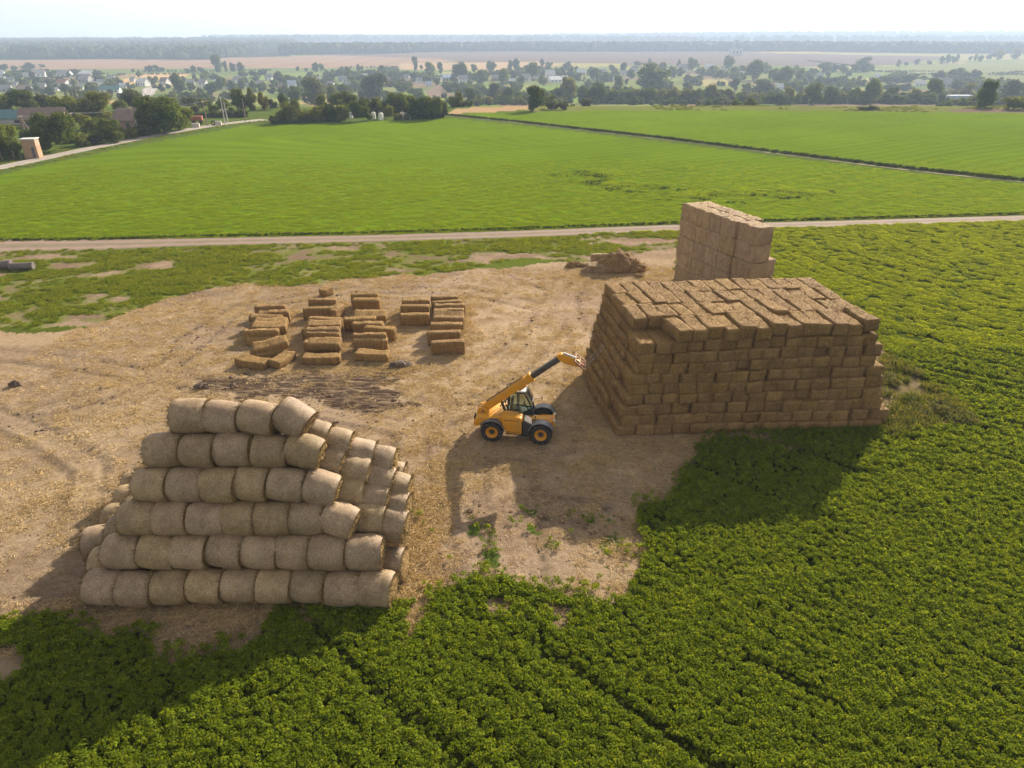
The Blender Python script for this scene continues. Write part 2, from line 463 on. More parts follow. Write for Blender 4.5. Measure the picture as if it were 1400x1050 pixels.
# colours
N = len(gx)
soil = np.empty((N, 3)); veg = np.empty((N, 3)); msk = np.zeros((N, 3))
big = fbm(gx / 7.0, gy / 7.0, 71, 3)[:, None]
b2 = sstep(0.40, 0.62, fbm(gx / 3.2, gy / 1.9, 86, 4))[:, None]
soil[:] = (np.array([0.365, 0.275, 0.205]) * b2 + np.array([0.255, 0.182, 0.135]) * (1 - b2)) * (0.82 + 0.36 * big)
veg[:] = (0.085, 0.125, 0.028)
straw = np.zeros(N); vg = np.ones(N)
# default meadow beyond
m = fbm(gx / 60.0, gy / 60.0, 72, 3)[:, None]
farm = gy > 255
veg[farm] = (np.array([0.115, 0.155, 0.050]) * (1 - m) + np.array([0.185, 0.205, 0.070]) * m)[farm]
strip_ = (gy > 232) & (gy < 285) & (gx > 5)
veg[strip_] = (np.array([[0.15, 0.175, 0.05]]) * (0.8 + 0.4 * m))[strip_]
forest_far = gy > 2900
veg[forest_far] = (0.035, 0.05, 0.028)
lf = (gy > 1500) & (gx / np.maximum(gy, 1) < -0.29)
veg[lf] = (0.035, 0.05, 0.026)
ca, sa = math.cos(0.14), math.sin(0.14)
pu = gx * ca + gy * sa + 26 * (fbm(gx / 160.0, gy / 220.0, 87, 2) - 0.5); pv_ = -gx * sa + gy * ca
pid = _hash(np.floor(pu / 34.0 + np.floor(pv_ / 95.0) * 0.37), np.floor(pv_ / 95.0), 5)
plots = (gy > 330) & (gy < 1480) & ~lf & (fbm(gx / 190.0, gy / 170.0, 88, 2) > 0.40)
pcol = np.select([pid[:, None] < 0.22, pid[:, None] < 0.42, pid[:, None] < 0.54, pid[:, None] < 0.63, pid[:, None] < 0.80],
                 [np.array([[0.15, 0.23, 0.05]]), np.array([[0.20, 0.235, 0.075]]), np.array([[0.34, 0.27, 0.14]]), np.array([[0.19, 0.145, 0.105]]), np.array([[0.11, 0.16, 0.05]])], np.array([[0.17, 0.19, 0.07]]))
veg[plots] = (pcol * (0.88 + 0.24 * m))[plots]
for poly, c, st in FARF:
    q = inpoly(gx, gy, poly)
    cc = np.array(c)[None, :] * (0.9 + 0.2 * fbm(gx / 40.0, gy / 40.0, 73, 3)[:, None])
    if st == 1:
        cc = cc * (1 - 0.10 * (np.sin(gx / 9.0) > 0.55)[:, None])
    if st == 2:
        u = np.sin((gx * 0.35 + gy * 0.94) / 7.0)
        cc = np.where((u > 0.3)[:, None], np.array([[0.09, 0.13, 0.055]]), cc)
    veg[q] = cc[q]
alfc = np.array([[0.050, 0.066, 0.010]]) * (1 + 1.1 * sstep(36, 62, gy))[:, None]  # brightened with distance, backlight and haze put into the ground colour
yl = fbm(gx / 18.0, gy / 18.0, 74, 3)[:, None]
fieldc = np.array([0.112, 0.180, 0.007]) * (0.9 + 0.25 * yl)
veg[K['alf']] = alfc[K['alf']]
q = (K['fb'] | K['fc'])
rw = (gx * 0.55 - gy * 0.84) + 3.0 * (fbm(gx / 30.0, gy / 30.0, 79, 2) - 0.5)
fieldc = fieldc * (1 + 0.10 * np.sin(rw * 2 * np.pi / 3.0) * (gy < 170) + 0.10 * (np.abs(((rw / 18.0) % 1) - 0.5) > 0.46) * -1.0 + 0.16 * (fbm(gx / 3.0, gy / 2.0, 80, 3) - 0.5))[:, None]
rgh = inpoly(gx + (fbm(gx / 6, gy / 4, 83, 3) - .5) * 16, gy + (fbm(gx / 6, gy / 4, 84, 3) - .5) * 10, wpoly([(762, 234), (800, 232), (860, 250), (1000, 262), (1120, 262), (1118, 274), (960, 276), (850, 270), (800, 252)]))
fieldc = np.where((rgh & (fbm(gx / 2.5, gy / 1.6, 85, 3) > 0.5))[:, None], fieldc * 0.55, fieldc)
veg[q] = fieldc[q]
veg[K['grass']] = (np.array([0.125, 0.165, 0.026]) * (0.75 + 0.5 * yl))[K['grass']]
veg[K['weed']] = (0.15, 0.14, 0.055)
vg[K['yard']] = 0.0
straw[K['yard']] = 1.0
gd = grass_density(gx, gy)
vg[K['grass']] = np.clip(0.50 + (gd[K['grass']] - 0.42) * 2.4, 0, 1)
straw[K['grass']] = 0.12
ed = np.clip((gd - 0.42) * 3, 0, 0.5)
vg = np.where(K['alf'], np.clip(0.55 + alf_rows(gx, gy) * 0.5, 0, 1), vg)
vg[K['weed']] = np.clip(0.3 + 0.9 * fbm(gx / 1.2, gy / 1.2, 75, 3), 0, 1)[K['weed']]
# yard green specks close to the crop edge on the lower side
yg = K['yard'] & (gy < 27) & (gx > -5)
vg[yg] = np.clip((fbm(gx / 0.9, gy / 0.9, 76, 3)[yg] - 0.60) * 5, 0, 0.8)
# tyre tracks: pressed paler soil with less straw
trk = np.full(N, 1e9)
sel = (gy < 130)
for L in TRACKS: trk[sel] = np.minimum(trk[sel], dist_line(gx[sel], gy[sel], L))
tr = np.exp(-(((trk - 0.85) / 0.30) ** 2)) * (0.5 + 0.8 * fbm(gx / 2.0, gy / 2.0, 77, 2))
soil = soil * (1 - 0.30 * np.clip(tr, 0, 1))[:, None]
pale = np.exp(-(((gx - 4) / 15) ** 2 + ((gy - 47) / 12) ** 2))[:, None]
soil = soil * (1 + 0.32 * pale) * np.where(gx < -8, 0.92, 1.0)[:, None]
straw = straw * (1 - 0.55 * np.clip(tr, 0, 1))
# straw thickness varies: thick round the stacks, thin pinkish soil elsewhere
sp = fbm(gx / 6.0 + 11, gy / 4.5 + 5, 78, 4)
cen = np.exp(-(((gx - 4) / 16) ** 2 + ((gy - 46) / 14) ** 2)) * 0.35 + np.exp(-(((gx + 22) / 9) ** 2 + ((gy - 33) / 9) ** 2)) * 0.25
straw = np.clip(straw * (0.25 + 1.1 * (sp - 0.22) + cen), 0, 1)
msk[:, 0] = straw; msk[:, 1] = vg; msk[:, 2] = mudm * 1.0
rowm = (K['roadd'] < 5) | (K['dtd'] < 1.2)
V[:, 2] += np.where(K['yard'], -0.055 * np.clip(tr, 0, 1) + 0.03 * np.exp(-(((trk - 0.45) / 0.18) ** 2)), 0)
g_me = np_mesh("ground", V, F, smooth=True)
def add_col(me, name, arr):
    a = me.color_attributes.new(name, 'FLOAT_COLOR', 'POINT')
    a.data.foreach_set("color", np.concatenate([arr, np.ones((len(arr), 1))], 1).astype(np.float32).ravel())
add_col(g_me, "Soil", soil); add_col(g_me, "Veg", veg); add_col(g_me, "Msk", msk)
t = NT("ground_mix")
geo = t.n("ShaderNodeNewGeometry").outputs["Position"]
soilc = t.n("ShaderNodeAttribute", attribute_name="Soil").outputs["Color"]
vegc = t.n("ShaderNodeAttribute", attribute_name="Veg").outputs["Color"]
ms = t.n("ShaderNodeSeparateColor"); t.l(t.n("ShaderNodeAttribute", attribute_name="Msk").outputs["Color"], ms.inputs[0])
n_clod = t.noise(geo, 2.6, 8, 0.68)
n_fine = t.noise(geo, 11.0, 8, 0.72)
n_str = t.noise(t.mapping(geo, (3.0, 11.0, 1), (0, 0, 0.35)), 1.6, 7, 0.72, 0.6)
n_str2 = t.noise(t.mapping(geo, (12.0, 2.6, 1), (0, 0, 0.2)), 1.5, 7, 0.72, 0.8)
s0 = t.mix(t.rng(n_clod, 0.32, 0.70), t.mix(1.0, soilc, (0.62, 0.58, 0.56), 'MULTIPLY'), t.mix(1.0, soilc, (1.28, 1.25, 1.2), 'MULTIPLY'))
s0 = t.mix(t.rng(n_fine, 0.3, 0.7, 0.0, 0.6), s0, t.mix(1.0, s0, (0.5, 0.48, 0.46), 'MULTIPLY'))
fib = t.math('MAXIMUM', t.rng(n_str, 0.50, 0.66), t.rng(n_str2, 0.50, 0.66))
strc = t.mix(t.rng(n_fine, 0.35, 0.65), (0.36, 0.262, 0.14, 1), (0.60, 0.47, 0.28, 1))
cover = t.rng(t.math('ADD', ms.outputs[0], t.math('MULTIPLY', t.math('SUBTRACT', n_clod, 0.5), 0.8)), 0.05, 0.95, 0.1, 1.0)
s1 = t.mix(t.math('MULTIPLY', cover, t.rng(fib, 0, 1, 0.35, 1.0)), s0, strc)
mudc = t.mix(t.rng(t.noise(t.mapping(geo, (0.7, 4.0, 1), (0, 0, 0.06)), 1.0, 6, 0.7, 0.5), 0.40, 0.53), t.mix(t.rng(n_clod, 0.35, 0.6, 0.7, 0.1), s1, (0.12, 0.082, 0.055, 1)), (0.075, 0.050, 0.036, 1))
s2 = t.mix(ms.outputs[2], s1, mudc)
n_v = t.noise(geo, 5.0, 6, 0.7)
n_vl = t.noise(geo, 0.12, 4, 0.6)
vsel = t.rng(t.math('ADD', ms.outputs[1], t.math('MULTIPLY', t.math('SUBTRACT', n_v, 0.5), 0.9)), 0.30, 0.66)
vcol = t.mix(t.rng(n_v, 0.3, 0.7), t.mix(1.0, vegc, (0.62, 0.66, 0.6), 'MULTIPLY'), t.mix(1.0, vegc, (1.3, 1.25, 1.2), 'MULTIPLY'))
vcol = t.mix(t.rng(n_vl, 0.3, 0.7, 0.0, 0.35), vcol, t.mix(1.0, vcol, (1.25, 1.05, 0.9), 'MULTIPLY'))
gc = t.mix(vsel, s2, vcol)
hgt = t.math('ADD', t.math('MULTIPLY', n_clod, 0.5), t.math('ADD', t.math('MULTIPLY', fib, 0.35), t.math('MULTIPLY', n_v, 0.35)))
g_me.materials.append(t.done(t.bsdf(gc, 0.92, bump=hgt, bstr=0.9, bdist=0.09, spec=0.0)))
ground = link("ground", g_me); tag(ground, "straw littered yard, green fields and far slopes of the valley", "ground", kind="structure")

# ------------------------------------------------------------------ roads
def strip(name, pts, wid, label, mat, lift=0.02, sub=24):
    P = np.array(pts); 
    tt = np.linspace(0, len(P) - 1, (len(P) - 1) * sub + 1)
    def cr(a):
        out = []
        for u in tt:
            i = min(int(u), len(P) - 2); f = u - i
            p0 = a[max(i - 1, 0)]; p1 = a[i]; p2 = a[i + 1]; p3 = a[min(i + 2, len(a) - 1)]
            out.append(0.5 * ((2 * p1) + (-p0 + p2) * f + (2 * p0 - 5 * p1 + 4 * p2 - p3) * f * f + (-p0 + 3 * p1 - 3 * p2 + p3) * f ** 3))
        return np.array(out)
    C = cr(P); w = np.interp(tt, np.arange(len(wid)), wid)
    T = np.gradient(C, axis=0); T /= np.linalg.norm(T, axis=1)[:, None]
    Nn = np.stack([-T[:, 1], T[:, 0]], 1)
    us = np.linspace(-1, 1, 13)
    V = []; uv = []
    L = np.concatenate([[0], np.cumsum(np.linalg.norm(np.diff(C, axis=0), axis=1))])
    for i in range(len(C)):
        for j, u in enumerate(us):
            ww = w[i] * (1 + 0.22 * (fbm(L[i] / 2.5, j + (5 if u > 0 else 0), 81, 3) - 0.5)) if abs(u) == 1 else w[i]
            p = C[i] + Nn[i] * u * ww
            z = float(zt(p[0], p[1])) + (lift if abs(u) < 1 else -0.05)
            V.append((p[0], p[1], z)); uv.append((u * 0.5 + 0.5, L[i]))
    m = len(us); F = [(i * m + j, i * m + j + 1, (i + 1) * m + j + 1, (i + 1) * m + j) for i in range(len(C) - 1) for j in range(m - 1)]
    me = np_mesh(name, V, F, mat, smooth=True)
    a = me.color_attributes.new("Across", 'FLOAT_COLOR', 'POINT')
    a.data.foreach_set("color", np.array([(u, 0, 0, 1) for u, _ in uv], np.float32).ravel())
    o = link(name, me); tag(o, label, "road" if "road" in name else "track", kind="structure")
    return o
def road_mat(name, base, green=0.0):
    t = NT(name)
    p = t.n("ShaderNodeNewGeometry").outputs["Position"]
    u = t.n("ShaderNodeSeparateColor"); t.l(t.n("ShaderNodeAttribute", attribute_name="Across").outputs["Color"], u.inputs[0])
    n1 = t.noise(p, 0.6, 6, 0.65); n2 = t.noise(p, 6.0, 7, 0.7)
    c = t.mix(t.rng(n1, 0.3, 0.7), tuple(v * 0.8 for v in base), tuple(v * 1.15 for v in base))
    c = t.mix(t.rng(n2, 0.35, 0.7, 0, 0.45), c, tuple(v * 0.55 for v in base))
    ac = t.math('ABSOLUTE', t.math('SUBTRACT', u.outputs[0], 0.5))        # 0 centre .. 0.5 edge
    wheel = t.rng(t.math('ABSOLUTE', t.math('SUBTRACT', ac, 0.22)), 0.03, 0.12, 1.0, 0.0, True)
    c = t.mix(t.math('MULTIPLY', wheel, 0.5), c, tuple(min(1, v * 1.3) for v in base))
    edge = t.rng(t.math('ADD', ac, t.math('MULTIPLY', t.math('SUBTRACT', n1, 0.5), 0.28)), 0.36, 0.47)
    c = t.mix(t.math('MULTIPLY', edge, 0.75), c, (0.10, 0.12, 0.035, 1))
    if green:
        mid = t.rng(t.math('ADD', ac, t.math('MULTIPLY', t.math('SUBTRACT', n1, 0.5), 0.2)), 0.02, 0.10, 1.0, 0.0)
        c = t.mix(t.math('MULTIPLY', mid, green), c, (0.12, 0.14, 0.04, 1))
    return t.done(t.bsdf(c, 0.93, bump=n2, bstr=0.6, bdist=0.05, spec=0.15))
strip("dirt_road", ROAD_C, ROAD_W, "pale pinkish dirt road crossing behind the straw yard", road_mat("road_dirt", (0.225, 0.165, 0.125), 0.35))
strip("village_road", LROAD_C, LROAD_W, "pale grey road running from the left edge towards the village", road_mat("road_grey", (0.34, 0.30, 0.26)))
dt = [(p[0], p[1] - 0.9) for p in DTRK_C]
strip("field_track", dt, [0.5] * len(dt), "narrow pale track between the two green fields", road_mat("track_dirt", (0.33, 0.25, 0.17), 0.6), sub=30)
vr = [tuple(at(a, b).xy) for a, b in [(196, 136), (203, 128), (204, 123), (212, 120), (235, 119)]]
strip("valley_lane", vr, [4, 5, 7, 8, 6], "pale lane bending between the village gardens on the left", road_mat("lane_grey", (0.36, 0.32, 0.29)), lift=0.4)
# ------------------------------------------------------------------ leaf and blade prototypes (for the uncountable ground cover)
def quads(P, Nrm, size, asp=1.0, fold=0.0):
    """leaf faces at P facing Nrm; returns V, F"""
    n = len(P)
    Nrm = Nrm / np.linalg.norm(Nrm, axis=1)[:, None]
    r = rng.normal(size=(n, 3)); T = np.cross(Nrm, r); T /= np.linalg.norm(T, axis=1)[:, None]
    B = np.cross(Nrm, T)
    s = np.asarray(size).reshape(-1, 1) * np.ones((n, 1))
    a = P - T * s; b = P + B * s * asp * 0.5; c = P + T * s; d = P - B * s * asp * 0.5
    if fold: 
        b = b + Nrm * s * fold; d = d + Nrm * s * fold
    V = np.stack([a, b, c, d], 1).reshape(-1, 3)
    F = np.arange(4 * n).reshape(n, 4)
    return V, F

def blades(P, D, L, wdt):
    """thin pointed blades (triangles kept as quads with a narrow tip)"""
    n = len(P)
    D = D / np.linalg.norm(D, axis=1)[:, None]
    r = rng.normal(size=(n, 3)); T = np.cross(D, r); T /= np.linalg.norm(T, axis=1)[:, None]
    L = np.asarray(L).reshape(-1, 1) * np.ones((n, 1)); w = np.asarray(wdt).reshape(-1, 1) * np.ones((n, 1))
    a = P - T * w; b = P + T * w; c = P + D * L + T * w * 0.35; d = P + D * L - T * w * 0.35
    V = np.stack([a, b, c, d], 1).reshape(-1, 3); F = np.arange(4 * n).reshape(n, 4)
    return V, F

def join(parts):
    Vs, Fs, o = [], [], 0
    for V, F in parts:
        Vs.append(V); Fs.append(F + o); o += len(V)
    return np.concatenate(Vs), np.concatenate(Fs)

def plant_proto(name, mat, rad, hgt, n, leaf, dome=0.5):
    a = rng.uniform(0, 2 * np.pi, n); q = np.sqrt(rng.uniform(0, 1, n)) * rad
    top = hgt * (1 - dome * (q / rad) ** 2)
    z = top * rng.uniform(0.35, 1.0, n) ** 0.6
    P = np.stack([q * np.cos(a), q * np.sin(a), z], 1)
    Nn = np.stack([np.cos(a) * 0.5, np.sin(a) * 0.5, np.ones(n)], 1) + rng.normal(size=(n, 3)) * 0.55
    V, F = quads(P, Nn, leaf * rng.uniform(0.7, 1.3, n), 1.1, 0.12)
    return np_mesh(name, V, F, mat)

def grass_proto(name, mat, rad, hgt, n, w):
    a = rng.uniform(0, 2 * np.pi, n); q = np.sqrt(rng.uniform(0, 1, n)) * rad
    P = np.stack([q * np.cos(a), q * np.sin(a), np.zeros(n)], 1)
    D = np.stack([np.cos(a) * 0.4, np.sin(a) * 0.4, np.ones(n)], 1) + rng.normal(size=(n, 3)) * 0.35
    V, F = blades(P, D, hgt * rng.uniform(0.5, 1.2, n), w)
    return np_mesh(name, V, F, mat)

def straw_proto(name, mat, rad, n, L, w):
    a = rng.uniform(0, 2 * np.pi, n); q = np.sqrt(rng.uniform(0, 1, n)) * rad
    P = np.stack([q * np.cos(a), q * np.sin(a), rng.uniform(0.005, 0.05, n)], 1)
    b = rng.uniform(0, 2 * np.pi, n)
    D = np.stack([np.cos(b), np.sin(b), rng.normal(size=n) * 0.15], 1)
    V, F = blades(P, D, L * rng.uniform(0.5, 1.2, n), w)
    return np_mesh(name, V, F, mat)

def scatter(name, pts, scl, rot, protos, label, cat):
    """ground cover nobody could count: points carrying copies of a few small plants"""
    c = bpy.data.collections.new(name + "_kinds")
    for i, me in enumerate(protos):
        o = bpy.data.objects.new("%s_kind_%d" % (name, i), me); c.objects.link(o)
    me = bpy.data.meshes.new(name)
    me.vertices.add(len(pts)); me.vertices.foreach_set("co", np.asarray(pts, np.float32).ravel())
    for nm, ty, ar in (("scl", 'FLOAT', scl), ("rot", 'FLOAT', rot)):
        a = me.attributes.new(nm, ty, 'POINT'); a.data.foreach_set("value", np.asarray(ar, np.float32))
    a = me.attributes.new("idx", 'INT', 'POINT'); a.data.foreach_set("value", rng.integers(0, len(protos), len(pts)).astype(np.int32))
    g = bpy.data.node_groups.new(name + "_nodes", 'GeometryNodeTree')
    g.interface.new_socket("Geometry", in_out='INPUT', socket_type='NodeSocketGeometry')
    g.interface.new_socket("Geometry", in_out='OUTPUT', socket_type='NodeSocketGeometry')
    N = g.nodes.new; L = g.links.new
    gi = N("NodeGroupInput"); go = N("NodeGroupOutput")
    ci = N("GeometryNodeCollectionInfo"); ci.inputs["Collection"].default_value = c
    ci.inputs["Separate Children"].default_value = True; ci.inputs["Reset Children"].default_value = True
    ip = N("GeometryNodeInstanceOnPoints"); ip.inputs["Pick Instance"].default_value = True
    def attr(nm, ty):
        d = N("GeometryNodeInputNamedAttribute"); d.data_type = ty; d.inputs["Name"].default_value = nm
        return [s for s in d.outputs if s.enabled and s.name == "Attribute"][0]
    cx = N("ShaderNodeCombineXYZ"); L(attr("rot", 'FLOAT'), cx.inputs["Z"])
    L(gi.outputs[0], ip.inputs["Points"]); L(ci.outputs[0], ip.inputs["Instance"])
    L(attr("idx", 'INT'), ip.inputs["Instance Index"])
    L(cx.outputs[0], ip.inputs["Rotation"]); L(attr("scl", 'FLOAT'), ip.inputs["Scale"])
    L(ip.outputs[0], go.inputs[0])
    o = link(name, me)
    md = o.modifiers.new("copies", 'NODES'); md.node_group = g
    tag(o, label, cat, kind="stuff")
    return o

def sample(x0, x1, y0, y1, dens):
    n = int((x1 - x0) * (y1 - y0) * dens)
    return rng.uniform(x0, x1, n), rng.uniform(y0, y1, n)

def inview(x, y, m=1.12):
    """keep only what stands where the photo (or a step to its side) can look"""
    zc = y * FWD[1] + (0 - CAMH) * FWD[2]
    u = np.abs(x) / np.maximum(zc, 1) * FOC / 700
    return (u < m + 0.05 + 10.0 / np.maximum(zc, 1)) & (y > 11)

LEAF_ALF = mat_leaf("alfalfa_leaf", (0.130, 0.190, 0.014), 0.38, 0.52, (0.185, 0.232, 0.020))
LEAF_ALF_BACKLIT = mat_leaf("alfalfa_leaf_backlit", (0.165, 0.225, 0.013), 0.3, 0.52, (0.205, 0.245, 0.02))  # lighter leaf copy: backlight and haze painted into the far crop's colour
LEAF_FLD = mat_leaf("field_leaf", (0.165, 0.245, 0.009), 0.2, 0.5, (0.185, 0.255, 0.012))
LEAF_GRS = mat_leaf("grass_leaf", (0.115, 0.165, 0.02), 0.35, 0.4, (0.165, 0.19, 0.035))
LEAF_WEED = mat_leaf("weed_leaf", (0.10, 0.135, 0.035), 0.35, 0.3, (0.18, 0.165, 0.065))
STRAWB = mat_leaf("straw_blade", (0.42, 0.31, 0.165), 0.35, 0.15, (0.52, 0.395, 0.22))

# near crop
def near_crop():
    P = []
    for (x0, x1, y0, y1, d, smin) in ((-34, 40, 11, 30, 84, 0.52), (-30, 48, 30, 46, 52.0, 0.60)):
        x, y = sample(x0, x1, y0, y1, d)
        k = inview(x, y); x, y = x[k], y[k]
        K = classify(x, y); a = alf_rows(x, y)
        thin = 1.0
        k = K['alf'] & (rng.uniform(0, 1, len(x)) < np.clip(a * 1.7 - 0.55, 0, 1))
        s = smin * (0.85 + 0.35 * fbm(x / 2.0, y / 2.0, 91, 2)) * rng.uniform(0.62, 1.35, len(x)) * np.clip(a, 0.5, 1.1)
        P.append(np.stack([x, y, zt(x, y), s], 1)[k])
    # thinning margin along the yard
    x, y = sample(-20, 26, 16, 36, 16.0); K = classify(x, y); K2 = classify(x + 0.9 * (fbm(x / 1.2, y / 1.2, 46, 2) - 0.5) * 2, y - 1.3 * fbm(x / 1.5, y / 1.5, 47, 2))
    k = K['yard'] & K2['alf'] & (rng.uniform(0, 1, len(x)) < 0.75) & ((x > -3.9) | (y < 20.2))
    P.append(np.stack([x, y, zt(x, y), rng.uniform(0.35, 0.8, len(x))], 1)[k])
    # tufts strewn over the trampled edge
    x, y = sample(-6, 10, 20, 27, 5.0); K = classify(x, y); n = fbm(x / 0.9, y / 0.9, 76, 3)
    k = K['yard'] & (n > 0.60)
    P.append(np.stack([x, y, zt(x, y), rng.uniform(0.35, 0.7, len(x))], 1)[k])
    return np.concatenate(P)
A = near_crop()
pr = [plant_proto("alfalfa_plant", LEAF_ALF, 0.20, rng.uniform(0.42, 0.66), 42, 0.066, 0.15) for _ in range(5)]
scatter("alfalfa_crop", A[:, :3], A[:, 3], rng.uniform(0, 6.28, len(A)), pr,
        "dense leafy green alfalfa crop filling the foreground and right side", "crop")
# right crop further back
x, y = sample(8, 100, 46, 92, 5.0); k = inview(x, y); x, y = x[k], y[k]
K = classify(x, y); a = alf_rows(x, y); k = K['alf'] & (rng.uniform(0, 1, len(x)) < np.clip(a * 1.4 - 0.25, 0, 1))
s = (0.8 + 0.35 * fbm(x / 4.0, y / 4.0, 92, 2)) * np.clip(a, 0.45, 1.1)
pr = [plant_proto("alfalfa_patch", LEAF_ALF_BACKLIT, 0.5, rng.uniform(0.20, 0.28), 210, 0.06, 0.3) for _ in range(4)]
scatter("alfalfa_crop_far", np.stack([x, y, zt(x, y)], 1)[k], s[k], rng.uniform(0, 6.28, k.sum()), pr,
        "bright alfalfa crop behind the bale stacks, up to the dirt road", "crop")
# big fields beyond the road
x, y = sample(-80, 110, 74, 140, 2.2); k = inview(x, y, 1.08); x, y = x[k], y[k]
keep = rng.uniform(0, 1, len(x)) < np.clip((140.0 - y) / 48.0, 0, 1); x, y = x[keep], y[keep]
K = classify(x, y)
rough = ((fbm(x / 9.0, y / 4.0, 95, 3) > 0.60) & inpoly(x, y, wpoly([(760, 232), (900, 240), (1130, 262), (1120, 275), (960, 278), (850, 268), (800, 262)])))
k = (K['fb'] | K['fc']) & (K['dtd'] > 1.6)
s = (0.45 + 0.3 * fbm(x / 8.0, y / 8.0, 96, 3)) * np.where(rough, 1.7, 1.0) * rng.uniform(0.7, 1.3, len(x))
pr = [plant_proto("field_plant_patch", LEAF_FLD, 0.9, rng.uniform(0.12, 0.18), 170, 0.06, 0.3) for _ in range(4)]
scatter("green_field_crop", np.stack([x, y, zt(x, y)], 1)[k], s[k], rng.uniform(0, 6.28, k.sum()), pr,
        "bright green young crop covering the wide fields beyond the road", "crop")
# rough grass: yard edge, road verges, dark tall edge of the diagonal track
x, y = sample(-75, 30, 50, 92, 6.0); k = inview(x, y); x, y = x[k], y[k]
K = classify(x, y); gd = grass_density(x, y)
k = (K['grass'] & (gd > 0.41) & (rng.uniform(0, 1, len(x)) < np.clip((gd - 0.40) * 9, 0.1, 1))) & (K['roadd'] > 2.2)
s = 0.5 + 1.6 * np.clip(gd - 0.38, 0, 0.4) + rng.uniform(0, 0.3, len(x))
Gp = [np.stack([x, y, zt(x, y), s], 1)[k]]
for L, off, dens, sz in ((ROAD_C, (1.9, 3.2), 3.2, 0.8), (LROAD_C, (2.4, 5.0), 1.6, 1.1)):
    P = np.array(L)
    for a, b in zip(P[:-1], P[1:]):
        ln = np.linalg.norm(b - a); n = int(ln * dens * 2)
        tt = rng.uniform(0, 1, n); d = (b - a) / ln; nn = np.array([-d[1], d[0]])
        o = rng.uniform(off[0], off[1], n) * rng.choice([-1, 1], n)
        q = a + (b - a) * tt[:, None] + nn * o[:, None]
        kk = inview(q[:, 0], q[:, 1])
        Gp.append(np.stack([q[kk, 0], q[kk, 1], zt(q[kk, 0], q[kk, 1]), sz * rng.uniform(0.6, 1.3, kk.sum())], 1))
Gp = np.concatenate(Gp)
pr = [grass_proto("grass_tuft", LEAF_GRS, 0.32, 0.19, 90, 0.022) for _ in range(3)] + [plant_proto("clover_tuft", LEAF_GRS, 0.36, 0.12, 80, 0.05)]
scatter("rough_grass", Gp[:, :3], Gp[:, 3], rng.uniform(0, 6.28, len(Gp)), pr, "patchy rough grass between the straw yard and the dirt road", "grass")
# ditch edge along the diagonal track, dark headland plants standing in for the crop edge's shadow
E_ = []
for L, off, dens, sz in ((DTRK_C, (0.0, 0.8), 6.0, 0.95), (ROAD_C, (2.2, 2.8), 9.0, 0.36)):
    P = np.array(L)
    for a, b in zip(P[:-1], P[1:]):
        ln = np.linalg.norm(b - a); n = int(ln * dens)
        tt = rng.uniform(0, 1, n); d = (b - a) / ln; nn = np.array([-d[1], d[0]]) * (1 if d[0] * 1 > 0 else -1)
        q = a + (b - a) * tt[:, None] + nn * rng.uniform(off[0], off[1], n)[:, None]
        E_.append(np.stack([q[:, 0], q[:, 1], zt(q[:, 0], q[:, 1]), sz * rng.uniform(0.6, 1.2, n)], 1))
x, y = sample(0, 70, 92, 140, 3.0); k = inpoly(x + (fbm(x / 5, y / 3, 83, 3) - .5) * 12, y + (fbm(x / 5, y / 3, 84, 3) - .5) * 9, wpoly([(764, 236), (800, 234), (850, 250), (1000, 262), (1120, 264), (1118, 272), (960, 275), (850, 268), (800, 254)])) & (fbm(x / 3.0, y / 1.4, 98, 3) > 0.60)
E_.append(np.stack([x, y, zt(x, y), rng.uniform(0.22, 0.5, len(x))], 1)[k])
E_ = np.concatenate(E_); kk = inview(E_[:, 0], E_[:, 1], 1.1); E_ = E_[kk]
pr = [plant_proto("ditch_plant", mat_leaf("ditch_leaf", (0.052, 0.085, 0.014), 0.3, 0.25), 0.5, 0.55, 90, 0.12) for _ in range(3)]
scatter("ditch_edge_growth", E_[:, :3], E_[:, 3], rng.uniform(0, 6.28, len(E_)), pr, "dark overgrown ditch line beside the diagonal field track", "grass")
# weeds by the right end of the big stack + far rough strip
x, y = sample(18, 34, 30, 48, 9.0); K = classify(x, y); k = K['weed'] & (fbm(x / 1.2, y / 1.2, 75, 3) > 0.36)
Wp = np.stack([x, y, zt(x, y), rng.uniform(0.7, 1.5, len(x))], 1)[k]
pr = [grass_proto("weed_tuft", LEAF_WEED, 0.3, 0.38, 80, 0.018) for _ in range(2)] + [plant_proto("weed_plant", LEAF_WEED, 0.3, 0.40, 80, 0.05) for _ in range(2)]
scatter("tall_weeds", Wp[:, :3], Wp[:, 3], rng.uniform(0, 6.28, len(Wp)), pr, "dry yellowish weeds beside the right end of the big stack", "weeds")
x, y = sample(10, 220, 236, 272, 0.22); k = ~inpoly(x, y, FIELD_C) & (fbm(x / 14.0, y / 10.0, 97, 3) > 0.58)
LEAF_PALE = mat_leaf("pale_grass_leaf", (0.12, 0.155, 0.045), 0.3, 0.3, (0.155, 0.175, 0.06))
pr = [grass_proto("pale_tuft", LEAF_PALE, 0.5, 0.32, 80, 0.04) for _ in range(3)]
scatter("pale_grass", np.stack([x, y, zt(x, y)], 1)[k], rng.uniform(0.8, 1.7, k.sum()), rng.uniform(0, 6.28, k.sum()), pr, "pale rough grass strip along the far edge of the right field", "grass")
